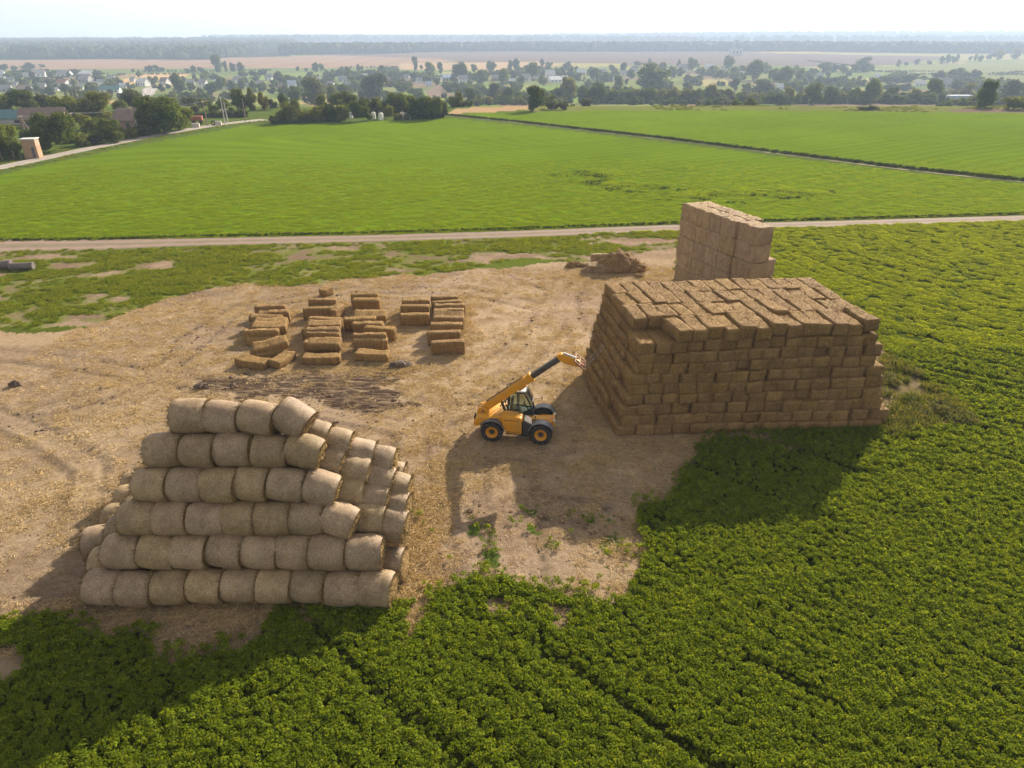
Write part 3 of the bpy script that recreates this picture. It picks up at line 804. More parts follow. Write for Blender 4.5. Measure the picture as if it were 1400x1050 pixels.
# loose straw over the yard
x, y = sample(-34, 22, 18, 66, 7.0); k = inview(x, y); x, y = x[k], y[k]
K = classify(x, y); sp = fbm(x / 6.0 + 11, y / 4.5 + 5, 78, 4)
k = K['yard'] & ~inpoly(x + (fbm(x, y, 3, 2) - .5) * 2, y, MUD) & (rng.uniform(0, 1, len(x)) < np.clip(0.12 + 1.5 * (sp - 0.32), 0.05, 1))
pt = [np.stack([x, y, np.full(len(x), 0.02)], 1)[k]]
for cx_, cy_, sx_, sy_, n_ in ((-4.0, 24.5, 0.7, 3.5, 420), (-4.3, 20.9, 1.0, 0.5, 160), (-17.5, 47.5, 1.4, 3.5, 260), (-13.2, 48.5, 1.2, 4.5, 300), (-9.5, 48.5, 1.2, 4.5, 280), (-4.3, 49.5, 0.8, 4.0, 380), (12.0, 64.0, 4.0, 1.5, 260), (5.0, 38.0, 0.8, 4.0, 260), (12.0, 33.2, 5.0, 0.5, 300), (-11.0, 20.4, 4.5, 0.4, 300), (-9.6, 43.0, 2.0, 0.8, 160)):
    pt.append(np.stack([rng.normal(cx_, sx_, n_), rng.normal(cy_, sy_, n_), np.full(n_, 0.02)], 1))
pt = np.concatenate(pt)
pr = [straw_proto("straw_litter", STRAWB, 0.42, 46, 0.22, 0.008) for _ in range(5)]
scatter("loose_straw", pt, rng.uniform(0.6, 1.3, len(pt)), rng.uniform(0, 6.28, len(pt)), pr,
        "loose golden straw strewn over the bare yard", "straw")

# clods of earth along the ruts
x, y = sample(-30, 20, 19, 64, 16.0); k = inview(x, y); x, y = x[k], y[k]
K = classify(x, y); td_ = np.full(len(x), 1e9)
for L in TRACKS: td_ = np.minimum(td_, dist_line(x, y, L))
mk = inpoly(x, y, MUD)
k = K['yard'] & (rng.uniform(0, 1, len(x)) < 0.03 + 0.30 * np.exp(-((td_ - 0.6) / 0.5) ** 2) * (fbm(x / 3, y / 3, 99, 2) > 0.45) + 0.6 * mk)
def clod(name, seed):
    bm = bmesh.new(); bmesh.ops.create_icosphere(bm, subdivisions=1, radius=0.5)
    for v in bm.verts: v.co *= 1 + 0.5 * mnoise.noise(v.co * 2.5 + Vector((seed * 3, 0, 0)))
    for v in bm.verts: v.co.z *= 0.6
    me = bpy.data.meshes.new(name); bm.to_mesh(me); bm.free(); me.materials.append(M_CLOD); return me
M_CLOD = mat_plain("earth_clod_soil", (0.155, 0.108, 0.075), 0.95, 0, 0.35, 4, 0.0)
scatter("soil_clods", np.stack([x, y, np.full(len(x), 0.0)], 1)[k], rng.gamma(2.0, 0.040, k.sum()) + 0.03, rng.uniform(0, 6.28, k.sum()), [clod("clod", s) for s in range(4)], "dark soil clods crumbled along the ruts of the yard", "soil")

# ------------------------------------------------------------------ bales
def straw_mat(name, base, light, dark, sx=1.0, bump=0.9):
    t = NT(name)
    oi = t.n("ShaderNodeObjectInfo")
    co = t.n("ShaderNodeTexCoord").outputs["Object"]
    off = t.n("ShaderNodeVectorMath", operation='ADD'); t.l(co, off.inputs[0])
    cb = t.n("ShaderNodeCombineXYZ"); 
    for k, f in zip("XYZ", (37.0, 71.0, 53.0)): t.l(t.math('MULTIPLY', oi.outputs["Random"], f), cb.inputs[k])
    t.l(cb.outputs[0], off.inputs[1]); v = off.outputs[0]
    f1 = t.noise(t.mapping(v, (6.0 * sx, 34, 30)), 1.0, 7, 0.8, 0.8)
    f2 = t.noise(t.mapping(v, (16 * sx, 5, 14)), 1.2, 7, 0.75, 0.6)
    wad = t.noise(t.mapping(v, (7.0 * sx, 0.6, 0.6)), 1.0, 3, 0.6)
    big = t.noise(v, 1.1, 4, 0.6)
    c = t.mix(t.rng(f1, 0.38, 0.62), dark, base)
    c = t.mix(t.rng(f2, 0.50, 0.72), c, light)
    c = t.mix(t.rng(wad, 0.38, 0.62, 0.55, 0.0), c, t.mix(1.0, c, (0.6, 0.56, 0.5), 'MULTIPLY'))
    f3 = t.noise(t.mapping(v, (1.2, 15, 2.2)), 1.0, 6, 0.7, 0.5)
    c = t.mix(t.rng(f3, 0.36, 0.60, 0.6, 0.0), c, t.mix(1.0, c, (0.64, 0.59, 0.53), 'MULTIPLY'))
    c = t.mix(t.rng(big, 0.3, 0.7, 0.0, 0.5), c, t.mix(1.0, c, (0.72, 0.69, 0.66), 'MULTIPLY'))
    r = t.rng(oi.outputs["Random"], 0, 1, 0.90, 1.10)
    r2 = t.rng(t.math('FRACT', t.math('MULTIPLY', oi.outputs["Random"], 17.3)), 0, 1, 0.86, 1.06)
    c = t.mix(1.0, c, t.n("ShaderNodeCombineColor", ins={0: r, 1: r, 2: t.math('MULTIPLY', r, r2)}).outputs[0], 'MULTIPLY')
    h = t.math('ADD', t.math('ADD', t.math('MULTIPLY', f1, 0.6), t.math('MULTIPLY', f3, 1.0)), t.math('ADD', t.math('MULTIPLY', f2, 0.5), t.math('MULTIPLY', wad, 0.9)))
    return t.done(t.bsdf(c, 0.85, bump=h, bstr=bump, bdist=0.06, spec=0.15))
M_BALE = straw_mat("bale_straw", (0.40, 0.255, 0.105, 1), (0.60, 0.43, 0.21, 1), (0.22, 0.13, 0.05, 1))
M_BIG = straw_mat("large_bale_straw", (0.46, 0.335, 0.205, 1), (0.58, 0.45, 0.29, 1), (0.32, 0.22, 0.13, 1), bump=0.5)
M_CORE = mat_plain("dark_core_fill", (0.12, 0.08, 0.04), 0.9, 0, 0.4, 6)

def bale_mesh(name, L, Wd, Hh, seed, mat, rad=0.07, lump=0.05, fuzz=170, bend=0.0, fl=0.16):
    bm = bmesh.new()
    nx, ny, nz = max(8, int(L / 0.16)), max(5, int(Wd / 0.16)), max(4, int(Hh / 0.14))
    def face(o, u, v, nu, nv):
        g = [[bm.verts.new(o + u * (i / nu) + v * (j / nv)) for j in range(nv + 1)] for i in range(nu + 1)]
        for i in range(nu):
            for j in range(nv): bm.faces.new((g[i][j], g[i + 1][j], g[i + 1][j + 1], g[i][j + 1]))
    X, Y, Z = Vector((L, 0, 0)), Vector((0, Wd, 0)), Vector((0, 0, Hh))
    o = Vector((-L / 2, -Wd / 2, -Hh / 2))
    face(o, Y, X, ny, nx); face(o + Z, X, Y, nx, ny); face(o, X, Z, nx, nz); face(o + Y, Z, X, nz, nx); face(o, Z, Y, nz, ny); face(o + X, Y, Z, ny, nz)
    bmesh.ops.remove_doubles(bm, verts=bm.verts, dist=1e-4)
    bmesh.ops.recalc_face_normals(bm, faces=bm.faces)
    so = Vector((seed * 7.3, seed * 3.1, seed * 1.7))
    hx = (L / 2, Wd / 2, Hh / 2)
    for v in bm.verts:
        p = v.co.copy()
        c = Vector([max(-(h - rad), min(h - rad, q)) for q, h in zip(p, hx)])
        d = p - c
        n = d.normalized() if d.length > 1e-6 else Vector((0, 0, 0))
        p = c + n * rad
        # twine grooves: two lines round the length
        k = 0
        for gy in (-0.22 * Wd, 0.22 * Wd): k += math.exp(-((p.y - gy) / 0.035) ** 2)
        p -= n * 0.022 * k
        # flakes pressed along the length
        p += n * (0.014 * math.sin(p.x * 23 + 3 * mnoise.noise(p * 2 + so)))
        nv = mnoise.noise_vector(p * 1.5 + so) * lump + mnoise.noise_vector(p * 5.0 + so) * lump * 0.45
        p += nv
        if bend: p.z += bend * ((p.x / (L / 2)) ** 2) 
        v.co = p
    me = bpy.data.meshes.new(name); bm.to_mesh(me); bm.free()
    me.polygons.foreach_set("use_smooth", np.ones(len(me.polygons), bool))
    # loose stalks sticking out
    V = np.empty(len(me.vertices) * 3, np.float32); me.vertices.foreach_get("co", V); V = V.reshape(-1, 3)
    Nn = np.empty(len(me.vertices) * 3, np.float32); me.vertices.foreach_get("normal", Nn); Nn = Nn.reshape(-1, 3)
    F = np.array([list(p.vertices) for p in me.polygons])
    i = rng.integers(0, len(V), fuzz)
    D = Nn[i] * 0.55 + rng.normal(size=(fuzz, 3)) * 0.6
    bV, bF = blades(V[i].astype(float), D, fl * rng.uniform(0.4, 1.2, fuzz), 0.010)
    aV, aF = join([(V, F), (bV, bF)])
    sm = np.concatenate([np.ones(len(F), bool), np.zeros(len(bF), bool)])
    bpy.data.meshes.remove(me)
    me = np_mesh(name, aV, aF, mat)
    me.polygons.foreach_set("use_smooth", sm); me.update()
    return me

def frame_rot(xdir, zdir=Vector((0, 0, 1))):
    x = Vector(xdir).normalized(); y = zdir.cross(x).normalized(); z = x.cross(y)
    return Matrix((x, y, z)).transposed()

STK = [bale_mesh("straw_bale", 2.12, 1.0, 0.685, k, M_BALE, 0.03, 0.045, 620, 0, 0.26) for k in range(7)]
TOPB = [bale_mesh("straw_bale", 2.22, 0.98, 0.68, 20 + k, M_BALE, 0.035, 0.032, 520, (0.0, -0.05, 0.06, 0, -0.03)[k], 0.2) for k in range(5)]

def put_bale(mesh, c, xdir, label, group, name="straw_bale", roll=0.0, pitch=0.0, scale=None, cat="straw bale"):
    o = link(name, mesh)
    R = frame_rot(xdir) @ Matrix.Rotation(pitch, 3, 'Y') @ Matrix.Rotation(roll, 3, 'X')
    o.matrix_world = Matrix.Translation(c) @ R.to_4x4()
    if scale: o.scale = scale
    return tag(o, label, cat, group)

NC = 10
B0 = [Vector(v) for v in ((5.85, 33.9, 0), (21.45, 34.45, 0), (20.9, 44.8, 0), (4.55, 42.7, 0))]
B1 = [Vector(v) for v in ((7.25, 34.55, 6), (20.15, 36.05, 6), (19.5, 43.9, 6), (6.1, 42.75, 6))]
def cshade(f, k): return B0[k].lerp(B1[k], f)
G_STK = "straw bales of the big rectangular stack"
LB, WB, HB = 2.12, 0.98, 0.6
rb = random.Random(3)
def jit(s): return rb.uniform(-s, s)
# dark core added in place of inner bales, blocks light through the gaps
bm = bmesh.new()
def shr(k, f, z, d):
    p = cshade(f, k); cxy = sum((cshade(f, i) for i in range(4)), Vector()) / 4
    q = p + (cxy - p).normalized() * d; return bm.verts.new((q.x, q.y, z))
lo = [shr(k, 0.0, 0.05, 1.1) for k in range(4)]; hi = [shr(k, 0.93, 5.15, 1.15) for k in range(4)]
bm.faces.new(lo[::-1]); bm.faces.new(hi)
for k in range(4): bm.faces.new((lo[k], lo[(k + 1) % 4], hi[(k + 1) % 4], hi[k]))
me = bpy.data.meshes.new("light_block_core"); bm.to_mesh(me); bm.free(); me.materials.append(M_CORE)
tag(link("light_block_core", me), "dark straw core added inside the big rectangular stack to stop light leaking through", "straw", kind="stuff")

for c in range(NC):
    f = (c + 0.5) / NC
    FL, FR, BR, BL = (cshade(f, k) for k in range(4))
    zc = HB * (c + 0.5)
    top = c == NC - 1
    n = 15
    uL = (BL - FL).normalized(); uR = (BR - FR).normalized(); ux = (FR - FL).normalized()
    step_out = (0.16 if (c % 2) else -0.10)
    if top: FL, FR = (cshade((NC - 1.2) / NC, k) for k in (0, 1))
    if not top:
        gap = {(6, 6), (3, 9), (7, 11), (5, 11), (3, 10)}
        for i in range(n):
            g = (i + 0.5) / n
            p = FL.lerp(FR, g); u = uL.lerp(uR, g)
            hole = (c, i) in gap
            q = p + u * (LB / 2 + jit(0.055) + (0.22 if hole else 0)) + ux * (jit(0.09) + 0.18 * math.sin(c * 2.1 + i * 0.35))
            if i == n - 1: q += ux * step_out * 0.7
            q.z = zc + jit(0.025) + 0.06 * math.sin(q.x * 0.55 + c * 0.9) * (0.3 + 0.07 * c) * (c > 0)
            w = ux.cross(Vector((0, 0, 1)))
            put_bale(rb.choice(STK), q, u + ux * jit(0.05), "straw bale in front face of the big stack, %s course up, %s from left" % (ordw(c + 1), ordw(i + 1)), G_STK,
                     roll=jit(0.05), pitch=jit(0.02), scale=((rb.uniform(0.97, 1.03)), rb.uniform(0.97, 1.06) * ((FR - FL).length / 15 / 0.98) * (0.9 if hole else 1), rb.uniform(0.96, 1.04)))
        for m in range(1, 4):
            for side in (0, 1):
                if side == 0: p, u, inn = FL, uL, ux
                else: p, u, inn = FR, uR, -ux
                q = p + u * (LB * (m + 0.5) * 0.965 + jit(0.05)) + inn * (WB / 2 + jit(0.06) - (0.05 if side == 0 else step_out * 1.2))
                q.z = zc + jit(0.02)
                put_bale(rb.choice(STK), q, u + inn * jit(0.04), "straw bale in %s end of the big stack, %s course up, %s from front" % (("left", "right")[side], ordw(c + 1), ordw(m + 1)), G_STK,
                         roll=jit(0.03), scale=(1, rb.uniform(0.95, 1.05), rb.uniform(0.96, 1.03)))
        if c == NC - 2:
            for m in range(1, 4):
                for i in range(1, n - 1):
                    if rb.random() < 0.0: continue
    else:
        dirL = Vector((0.06, 1, 0)); 
        for m in range(4):
            for i in range(n):
                g = (i + 0.5) / n
                if m == 0 and i < 2: continue
                p = FL.lerp(FR, g); u = uL.lerp(uR, g); depth_ = (BL - FL).lerp(BR - FR, g).length
                d = Vector((-0.24 + 0.14 * g + jit(0.07), 1, 0)).normalized()
                q = p + u * (depth_ * (m + 0.5) / 4 + jit(0.10)) + ux * jit(0.07)
                q.z = zc + 0.02 + abs(jit(0.10)) + (0.10 if rb.random() < 0.18 else 0)
                put_bale(rb.choice(TOPB), q, d, "straw bale on top of the big stack, %s row from front, %s from left" % (ordw(m + 1), ordw(i + 1)), G_STK,
                         roll=jit(0.06), pitch=jit(0.035), scale=(rb.uniform(0.92, 1.05), rb.uniform(0.84, 0.98), rb.uniform(0.98, 1.10)))
# course under the top layer where it can be looked into
c = NC - 2; f = (c + 0.5) / NC
FL, FR, BR, BL = (cshade(f, k) for k in range(4)); ux = (FR - FL).normalized(); n = 15
for m, i in ((1, 0), (1, 1)):
    g = (i + 0.5) / n; p = FL.lerp(FR, g); u = (BL - FL).normalized()
    q = p + u * (LB * (m + 0.5) * 0.965); q.z = HB * (c + 0.5)
    put_bale(STK[i % 7], q, u, "straw bale showing in the gap of the big stack's top, %s row, %s from left" % (ordw(m + 1), ordw(i + 1)), G_STK)

# ------------------------------------------------------------------ tall stack of large bales behind
LBM = {}
def large_mesh(L, w, h, seed):
    k = (round(L, 2), round(w, 2), seed)
    if k not in LBM: LBM[k] = bale_mesh("large_straw_bale", L, w, h, 40 + seed, M_BIG, 0.07, 0.085, 260, 0, 0.2)
    return LBM[k]
T0 = Vector((15.25, 62.75, 0)); td = Vector((0.355, -0.935, 0)).normalized(); tw = Vector((0.935, 0.355, 0)).normalized()
G_TAL = "large bales of the tall stack"
for c in range(5):
    z = 1.4 * (c + 0.5) + (0.04 if c > 2 else -0.03)
    s0 = 0.0
    for b, L in enumerate((2.45, 1.65, 1.75, 1.75)):
        for r in range(2):
            q = T0 + td * (s0 + L / 2) + tw * (0.68 + 1.36 * r + jit(0.03) + (0.05 if c > 2 else 0)) + td * jit(0.02); q.z = z
            put_bale(large_mesh(L + 0.10, 1.42, 1.47, (b + c + r) % 2), q, td, "large bale of the tall stack, %s course up, %s from the far end, %s row" % (ordw(c + 1), ordw(b + 1), ("left", "right")[r]),
                     G_TAL, name="large_straw_bale", roll=jit(0.012), cat="large bale")
        s0 += L
    q = T0 + td * (s0 + 1.22) + tw * (0.95 + (0.10 if c > 2 else 0.0)); q.z = z
    put_bale(large_mesh(2.5, 1.60, 1.47, 1 + c % 2), q, td, "large bale at the near end of the tall stack, %s course up" % ordw(c + 1), G_TAL, name="large_straw_bale", roll=jit(0.012), cat="large bale")
for c in range(3):
    q = T0 + td * (s0 + 0.75) + tw * 2.40; q.z = 1.4 * (c + 0.5)
    put_bale(large_mesh(2.3, 1.36, 1.39, c % 2), q, td, "large bale on the low right shoulder of the tall stack, %s course up" % ordw(c + 1), G_TAL, name="large_straw_bale", cat="large bale")

# ------------------------------------------------------------------ loose bales in the yard
YB = [bale_mesh("straw_bale", 2.45, 0.98, 0.56, 60 + k, M_BALE, 0.07, 0.05, 220, (0, 0.05, -0.04, 0.02)[k], 0.18) for k in range(4)]
G_YRD = "loose bales in the middle of the yard"
ORI = {'f': 0.0, 'e': math.pi / 2}     # flat, on edge
def yard_bale(px, py, z, ori, yaw, what, lean=0.0, tip=0.0, sc=1.0):
    """(px,py): middle of its lower front edge in the photo, z: height of that edge"""
    hh = 0.49 if ori == 'e' else 0.28; hd = 0.28 if ori == 'e' else 0.49
    p = atz(px, py, z); d = Vector((math.cos(yaw), math.sin(yaw), 0)); nrm = Vector((-d.y, d.x, 0))
    c = p + nrm * hd; c.z = z + hh * math.cos(lean) + (abs(math.sin(tip)) * 1.15 if tip else 0) * 0.6
    d = Vector((math.cos(yaw + jit(0.07)), math.sin(yaw + jit(0.07)), 0)); tip += jit(0.035); lean += jit(0.05)
    put_bale(rb.choice(YB), c, d, what, G_YRD, roll=ORI[ori] + lean, pitch=tip, scale=(sc * rb.uniform(0.97, 1.03), 1, rb.uniform(0.95, 1.05)))
def P4(x, y): return 310 + x * 170 / 1400, 395 + y * 125 / 1029
def P5(x, y): return 470 + x * 190 / 1400, 395 + y * 110 / 811
r_ = math.radians
GA = "in the leftmost heap"
yl = [  # crop, x, y, z, orientation, yaw, label
 (P4, 260, 905, 0, 'f', r_(-14), "straw bale lying alone at the front left of the loose heaps", 0, 0, .95),
 (P4, 700, 850, 0, 'f', r_(72), "short straw bale end on between the two left heaps", 0, 0, .8),
 (P4, 460, 800, 0, 'f', r_(18), "straw bale half hidden under the tilted one in the leftmost heap", 0, 0, .9),
 (P4, 500, 725, 0.42, 'f', r_(16), "straw bale tilted across the front of the leftmost heap", 0.25, r_(-9), 1),
 (P4, 400, 610, 0, 'e', r_(2), "shaded straw bale at the bottom left of the leftmost heap", 0, 0, 1.1),
 (P4, 400, 640, 0.02, 'f', r_(3), "low straw bale in front in the leftmost heap", 0, 0, .95),
 (P4, 470, 500, 0.55, 'f', r_(2), "upper straw bale, nearest of the leaning row in the leftmost heap", 0.15, 0, 1),
 (P4, 480, 520, 0, 'e', r_(2), "straw bale under the leaning row in the leftmost heap", 0, 0, 1.05),
 (P4, 480, 455, 0.55, 'f', r_(1), "second straw bale of the leaning row in the leftmost heap", 0.1, 0, 1),
 (P4, 450, 440, 0.2, 'e', r_(1), "third straw bale of the leaning row in the leftmost heap", 0.2, 0, 1.05),
 (P4, 540, 390, 0.1, 'e', r_(2), "fourth straw bale of the leaning row in the leftmost heap", 0.15, 0, 1),
 (P4, 530, 350, 0.2, 'f', r_(0), "straw bale near the back of the leftmost heap", 0.1, 0, 1),
 (P4, 500, 325, 0.1, 'e', r_(3), "rearmost straw bale of the leftmost heap", 0.1, 0, 1),
 (P4, 1060, 862, 0, 'f', r_(4), "straw bale lying flat at the front of the second heap", 0, 0, 1.05),
 (P4, 1075, 740, 0, 'e', r_(2), "straw bale on edge, second from front in the second heap", 0.05, 0, 1),
 (P4, 1085, 690, 0.45, 'f', r_(2), "straw bale laid over its neighbours in the second heap", 0.15, 0, 1),
 (P4, 1090, 640, 0, 'e', r_(1), "third straw bale from front in the second heap", 0.05, 0, 1),
 (P4, 1090, 590, 0.15, 'e', r_(0), "fourth straw bale from front in the second heap", 0.1, 0, 1.05),
 (P4, 1040, 590, 0, 'e', r_(2), "straw bale sticking out on the left of the second heap", 0, 0, 1),
 (P4, 1085, 480, 0.62, 'f', r_(0), "straw bale lying highest in the middle of the second heap", 0.12, 0, 1),
 (P4, 1085, 510, 0, 'e', r_(0), "straw bale under the highest one of the second heap", 0, 0, 1),
 (P4, 1110, 470, 0, 'e', r_(0), "straw bale behind the highest one of the second heap", 0, 0, 1.05),
 (P4, 1040, 350, 0, 'e', r_(2), "straw bale on edge near the back of the second heap", 0.03, 0, .98),
 (P4, 1085, 250, 0, 'e', r_(3), "rearmost straw bale on edge of the second heap", 0.03, 0, .95),
 (P4, 1090, 285, 0, 'f', r_(0), "low straw bale between the two rearmost of the second heap", 0, 0, 1),
 (P4, 1290, 330, 0, 'e', r_(75), "straw bale turned end on at the back of the second heap", 0, 0, .7),
 (P4, 1080, 85, 0, 'f', r_(-30), "small broken straw bale behind the second heap", 0, 0, .35),
 (P5, 270, 740, 0, 'f', r_(-10), "straw bale lying askew at the front of the third heap", 0, 0, 1),
 (P5, 270, 640, 0, 'e', r_(-3), "straw bale on edge behind the front one of the third heap", 0.12, 0, 1),
 (P5, 265, 590, 0.22, 'e', r_(0), "straw bale standing with a bright top edge in the third heap", 0.04, 0, 1),
 (P5, 360, 520, 0, 'e', r_(-16), "straw bale twisted to the right in the third heap", 0.08, 0, 1),
 (P5, 250, 470, 0, 'e', r_(0), "straw bale in the middle of the third heap", 0.05, 0, .95),
 (P5, 170, 420, 0.1, 'e', r_(6), "straw bale sticking out left from the third heap", 0.1, 0, 1),
 (P5, 260, 330, 0.50, 'f', r_(1), "straw bale lying flat on top of the third heap", 0.25, 0, 1.02),
 (P5, 265, 345, 0, 'e', r_(1), "straw bale under the flat one of the third heap", 0, 0, 1.02),
 (P5, 230, 220, 0.1, 'e', r_(2), "second straw bale from the back of the third heap", 0.12, 0, .95),
 (P5, 215, 165, 0.15, 'e', r_(2), "rearmost straw bale of the third heap", 0.08, 0, .95),
 (P5, 720, 380, 0, 'e', r_(4), "front straw bale of the small left part of the rightmost heap", 0.05, 0, .95),
 (P5, 720, 290, 0.05, 'e', r_(2), "second straw bale of the small left part of the rightmost heap", 0.05, 0, .95),
 (P5, 730, 230, 0.1, 'e', r_(2), "rear straw bale of the small left part of the rightmost heap", 0.1, 0, .95),
 (P5, 1050, 665, 0, 'e', r_(1), "straw bale on edge at the front of the rightmost heap", 0.02, 0, 1.02),
 (P5, 1015, 565, 0.1, 'e', r_(2), "second straw bale from front in the rightmost heap", 0.04, 0, 1),
 (P5, 1035, 480, 0.15, 'e', r_(1), "third straw bale from front in the rightmost heap", 0.06, 0, 1),
 (P5, 1055, 410, 0.18, 'e', r_(0), "fourth straw bale from front in the rightmost heap", 0.12, 0, 1),
 (P5, 1050, 330, 0.30, 'f', r_(-1), "straw bale lying flat in the middle of the rightmost heap", 0.3, 0, 1),
 (P5, 1060, 330, 0, 'e', r_(0), "straw bale under the flat one of the rightmost heap", 0, 0, 1),
 (P5, 1070, 280, 0.1, 'e', r_(0), "third straw bale from the back of the rightmost heap", 0.06, 0, .98),
 (P5, 1040, 245, 0.0, 'e', r_(5), "second straw bale from the back of the rightmost heap", 0.03, 0, 1),
 (P5, 1020, 195, 0.05, 'e', r_(5), "rearmost straw bale of the rightmost heap", 0.03, 0, .95),
]
for f_, x, y, z, o_, yw, lb, ln, tp, sc in yl:
    px, py = f_(x, y); yard_bale(px, py, z, o_, yw, lb, ln, tp, sc)

# ------------------------------------------------------------------ broken straw mound at the back of the yard
def lump_mesh(name, L, Wd, Hh, seed, mat, amp=0.26, blades_n=1300):
    bm = bmesh.new(); bmesh.ops.create_icosphere(bm, subdivisions=5, radius=1.0)
    so = Vector((seed * 5.1, seed * 2.2, seed))
    for v in bm.verts:
        p = v.co.normalized()
        k = 1 + amp * mnoise.noise(p * 1.6 + so) + amp * 0.7 * mnoise.noise(p * 3.6 + so) + amp * 0.35 * abs(mnoise.noise(p * 9.0 + so))
        v.co = Vector((p.x * L / 2 * k, p.y * Wd / 2 * k, max(-0.12, p.z * k) * Hh))
    me = bpy.data.meshes.new(name); bm.to_mesh(me); bm.free()
    V = np.array([v.co[:] for v in me.vertices]); Nn = np.array([v.normal[:] for v in me.vertices]); F = np.array([list(p.vertices) + [p.vertices[2]] for p in me.polygons])
    i = rng.integers(0, len(V), blades_n)
    bV, bF = blades(V[i], Nn[i] + rng.normal(size=(blades_n, 3)) * 0.9, rng.uniform(0.1, 0.35, blades_n), 0.014)
    tri = np.array([list(p.vertices) for p in me.polygons]); bpy.data.meshes.remove(me)
    tris = np.concatenate([tri, bF[:, :3] + len(V), bF[:, [0, 2, 3]] + len(V)])
    me = np_mesh(name, np.concatenate([V, bV]), tris, mat)
    me.polygons.foreach_set("use_smooth", np.arange(len(tris)) < len(tri)); me.update()
    return me
p = atz(846, 374); tag(link("straw_mound", lump_mesh("straw_mound", 4.2, 2.8, 1.75, 2, M_BALE), loc=(p.x, p.y + 1.3, 0)), "ragged mound of broken loose straw at the back of the yard", "straw mound")
p = atz(874, 374); tag(link("straw_mound", lump_mesh("straw_mound", 2.0, 1.6, 1.0, 5, M_BALE), loc=(p.x - .3, p.y + 0.9, 0)), "low straw lump on the right of the ragged mound", "straw mound")
put_bale(large_mesh(2.0, 1.1, 1.0, 0), Vector((*(atz(815, 374).xy + Vector((0.1, 0.5))), 0.42)), Vector((1, 0.05, 0)), "slumped bale leaning on the left of the ragged straw mound, in front", "slumped bales by the straw mound", name="large_straw_bale", roll=0.15, scale=(0.95, 0.9, 0.8), cat="large bale")
put_bale(large_mesh(2.0, 1.1, 1.0, 1), Vector((*(atz(820, 368).xy + Vector((0.1, 1.0))), 0.85)), Vector((1, 0.12, 0)), "slumped bale behind and above the front one, left of the straw mound", "slumped bales by the straw mound", name="large_straw_bale", roll=-0.2, scale=(0.85, 0.95, 0.8), cat="large bale")
p = atz(787, 366); tag(link("straw_clump", lump_mesh("straw_clump", 1.9, 0.9, 0.5, 9, M_BALE, 0.3, 150), loc=(p.x, p.y + .4, 0)), "small flat straw clump left of the ragged mound", "straw clump")
p = atz(874, 380); tag(link("straw_clump", lump_mesh("straw_clump", 0.9, 0.6, 0.3, 11, M_BALE, 0.3, 80), loc=(p.x, p.y + .3, 0)), "tiny straw clump in front of the ragged mound", "straw clump")
M_MUD = mat_plain("dark_manure", (0.125, 0.088, 0.064), 0.9, 0, 0.5, 5)
for px, py, L, lb in ((548, 500, 1.4, "dark earth clod heap right of the muddy ruts"), (276, 530, 0.9, "small dark clod at the left end of the muddy ruts"), (20, 528, 0.7, "dark clod lying alone at the left side of the yard")):
    p = atz(px, py); tag(link("earth_clod", lump_mesh("earth_clod", L, L * .6, 0.3, px, M_MUD, 0.4, 40), loc=(p.x, p.y, 0)), lb, "clod")

# ------------------------------------------------------------------ round bales
def net_mat():
    t = NT("bale_net_wrap")
    oi = t.n("ShaderNodeObjectInfo"); co = t.n("ShaderNodeTexCoord").outputs["Object"]
    off = t.n("ShaderNodeVectorMath", operation='ADD'); t.l(co, off.inputs[0])
    cb = t.n("ShaderNodeCombineXYZ")
    for k, f in zip("XYZ", (31.0, 67.0, 43.0)): t.l(t.math('MULTIPLY', oi.outputs["Random"], f), cb.inputs[k])
    t.l(cb.outputs[0], off.inputs[1]); v = off.outputs[0]
    f1 = t.noise(t.mapping(v, (26, 7, 7)), 1.0, 7, 0.75, 0.5)
    f2 = t.noise(t.mapping(v, (9, 22, 22)), 1.0, 6, 0.75)
    big = t.noise(v, 1.4, 5, 0.62)
    bands = t.noise(t.mapping(v, (5.0, 0.4, 0.4)), 1.0, 4, 0.6)
    c = t.mix(t.rng(f1, 0.36, 0.66), (0.225, 0.148, 0.074, 1), (0.42, 0.305, 0.178, 1))
    c = t.mix(t.rng(f2, 0.52, 0.72), c, (0.60, 0.475, 0.30, 1))
    c = t.mix(t.rng(bands, 0.4, 0.65, 0.0, 0.4), c, (0.33, 0.25, 0.16, 1))
    c = t.mix(t.rng(big, 0.40, 0.66, 0.0, 0.75), c, t.mix(1.0, c, (0.60, 0.57, 0.55), 'MULTIPLY'))
    r = t.rng(oi.outputs["Random"], 0, 1, 0.82, 1.14)
    w = t.rng(t.math('FRACT', t.math('MULTIPLY', oi.outputs["Random"], 13.7)), 0, 1, 0.88, 1.12)
    c = t.mix(1.0, c, t.n("ShaderNodeCombineColor", ins={0: r, 1: r, 2: t.math('MULTIPLY', r, w)}).outputs[0], 'MULTIPLY')
    h = t.math('ADD', t.math('MULTIPLY', f1, 0.5), t.math('ADD', t.math('MULTIPLY', f2, 0.4), t.math('MULTIPLY', bands, 0.6)))
    return t.done(t.bsdf(c, 0.6, bump=h, bstr=0.55, bdist=0.04, spec=0.3))
M_NET = net_mat()
M_END = straw_mat("bale_end_straw", (0.42, 0.29, 0.125, 1), (0.60, 0.45, 0.22, 1), (0.20, 0.125, 0.05, 1))
RB_R, RB_L = 0.735, 1.33
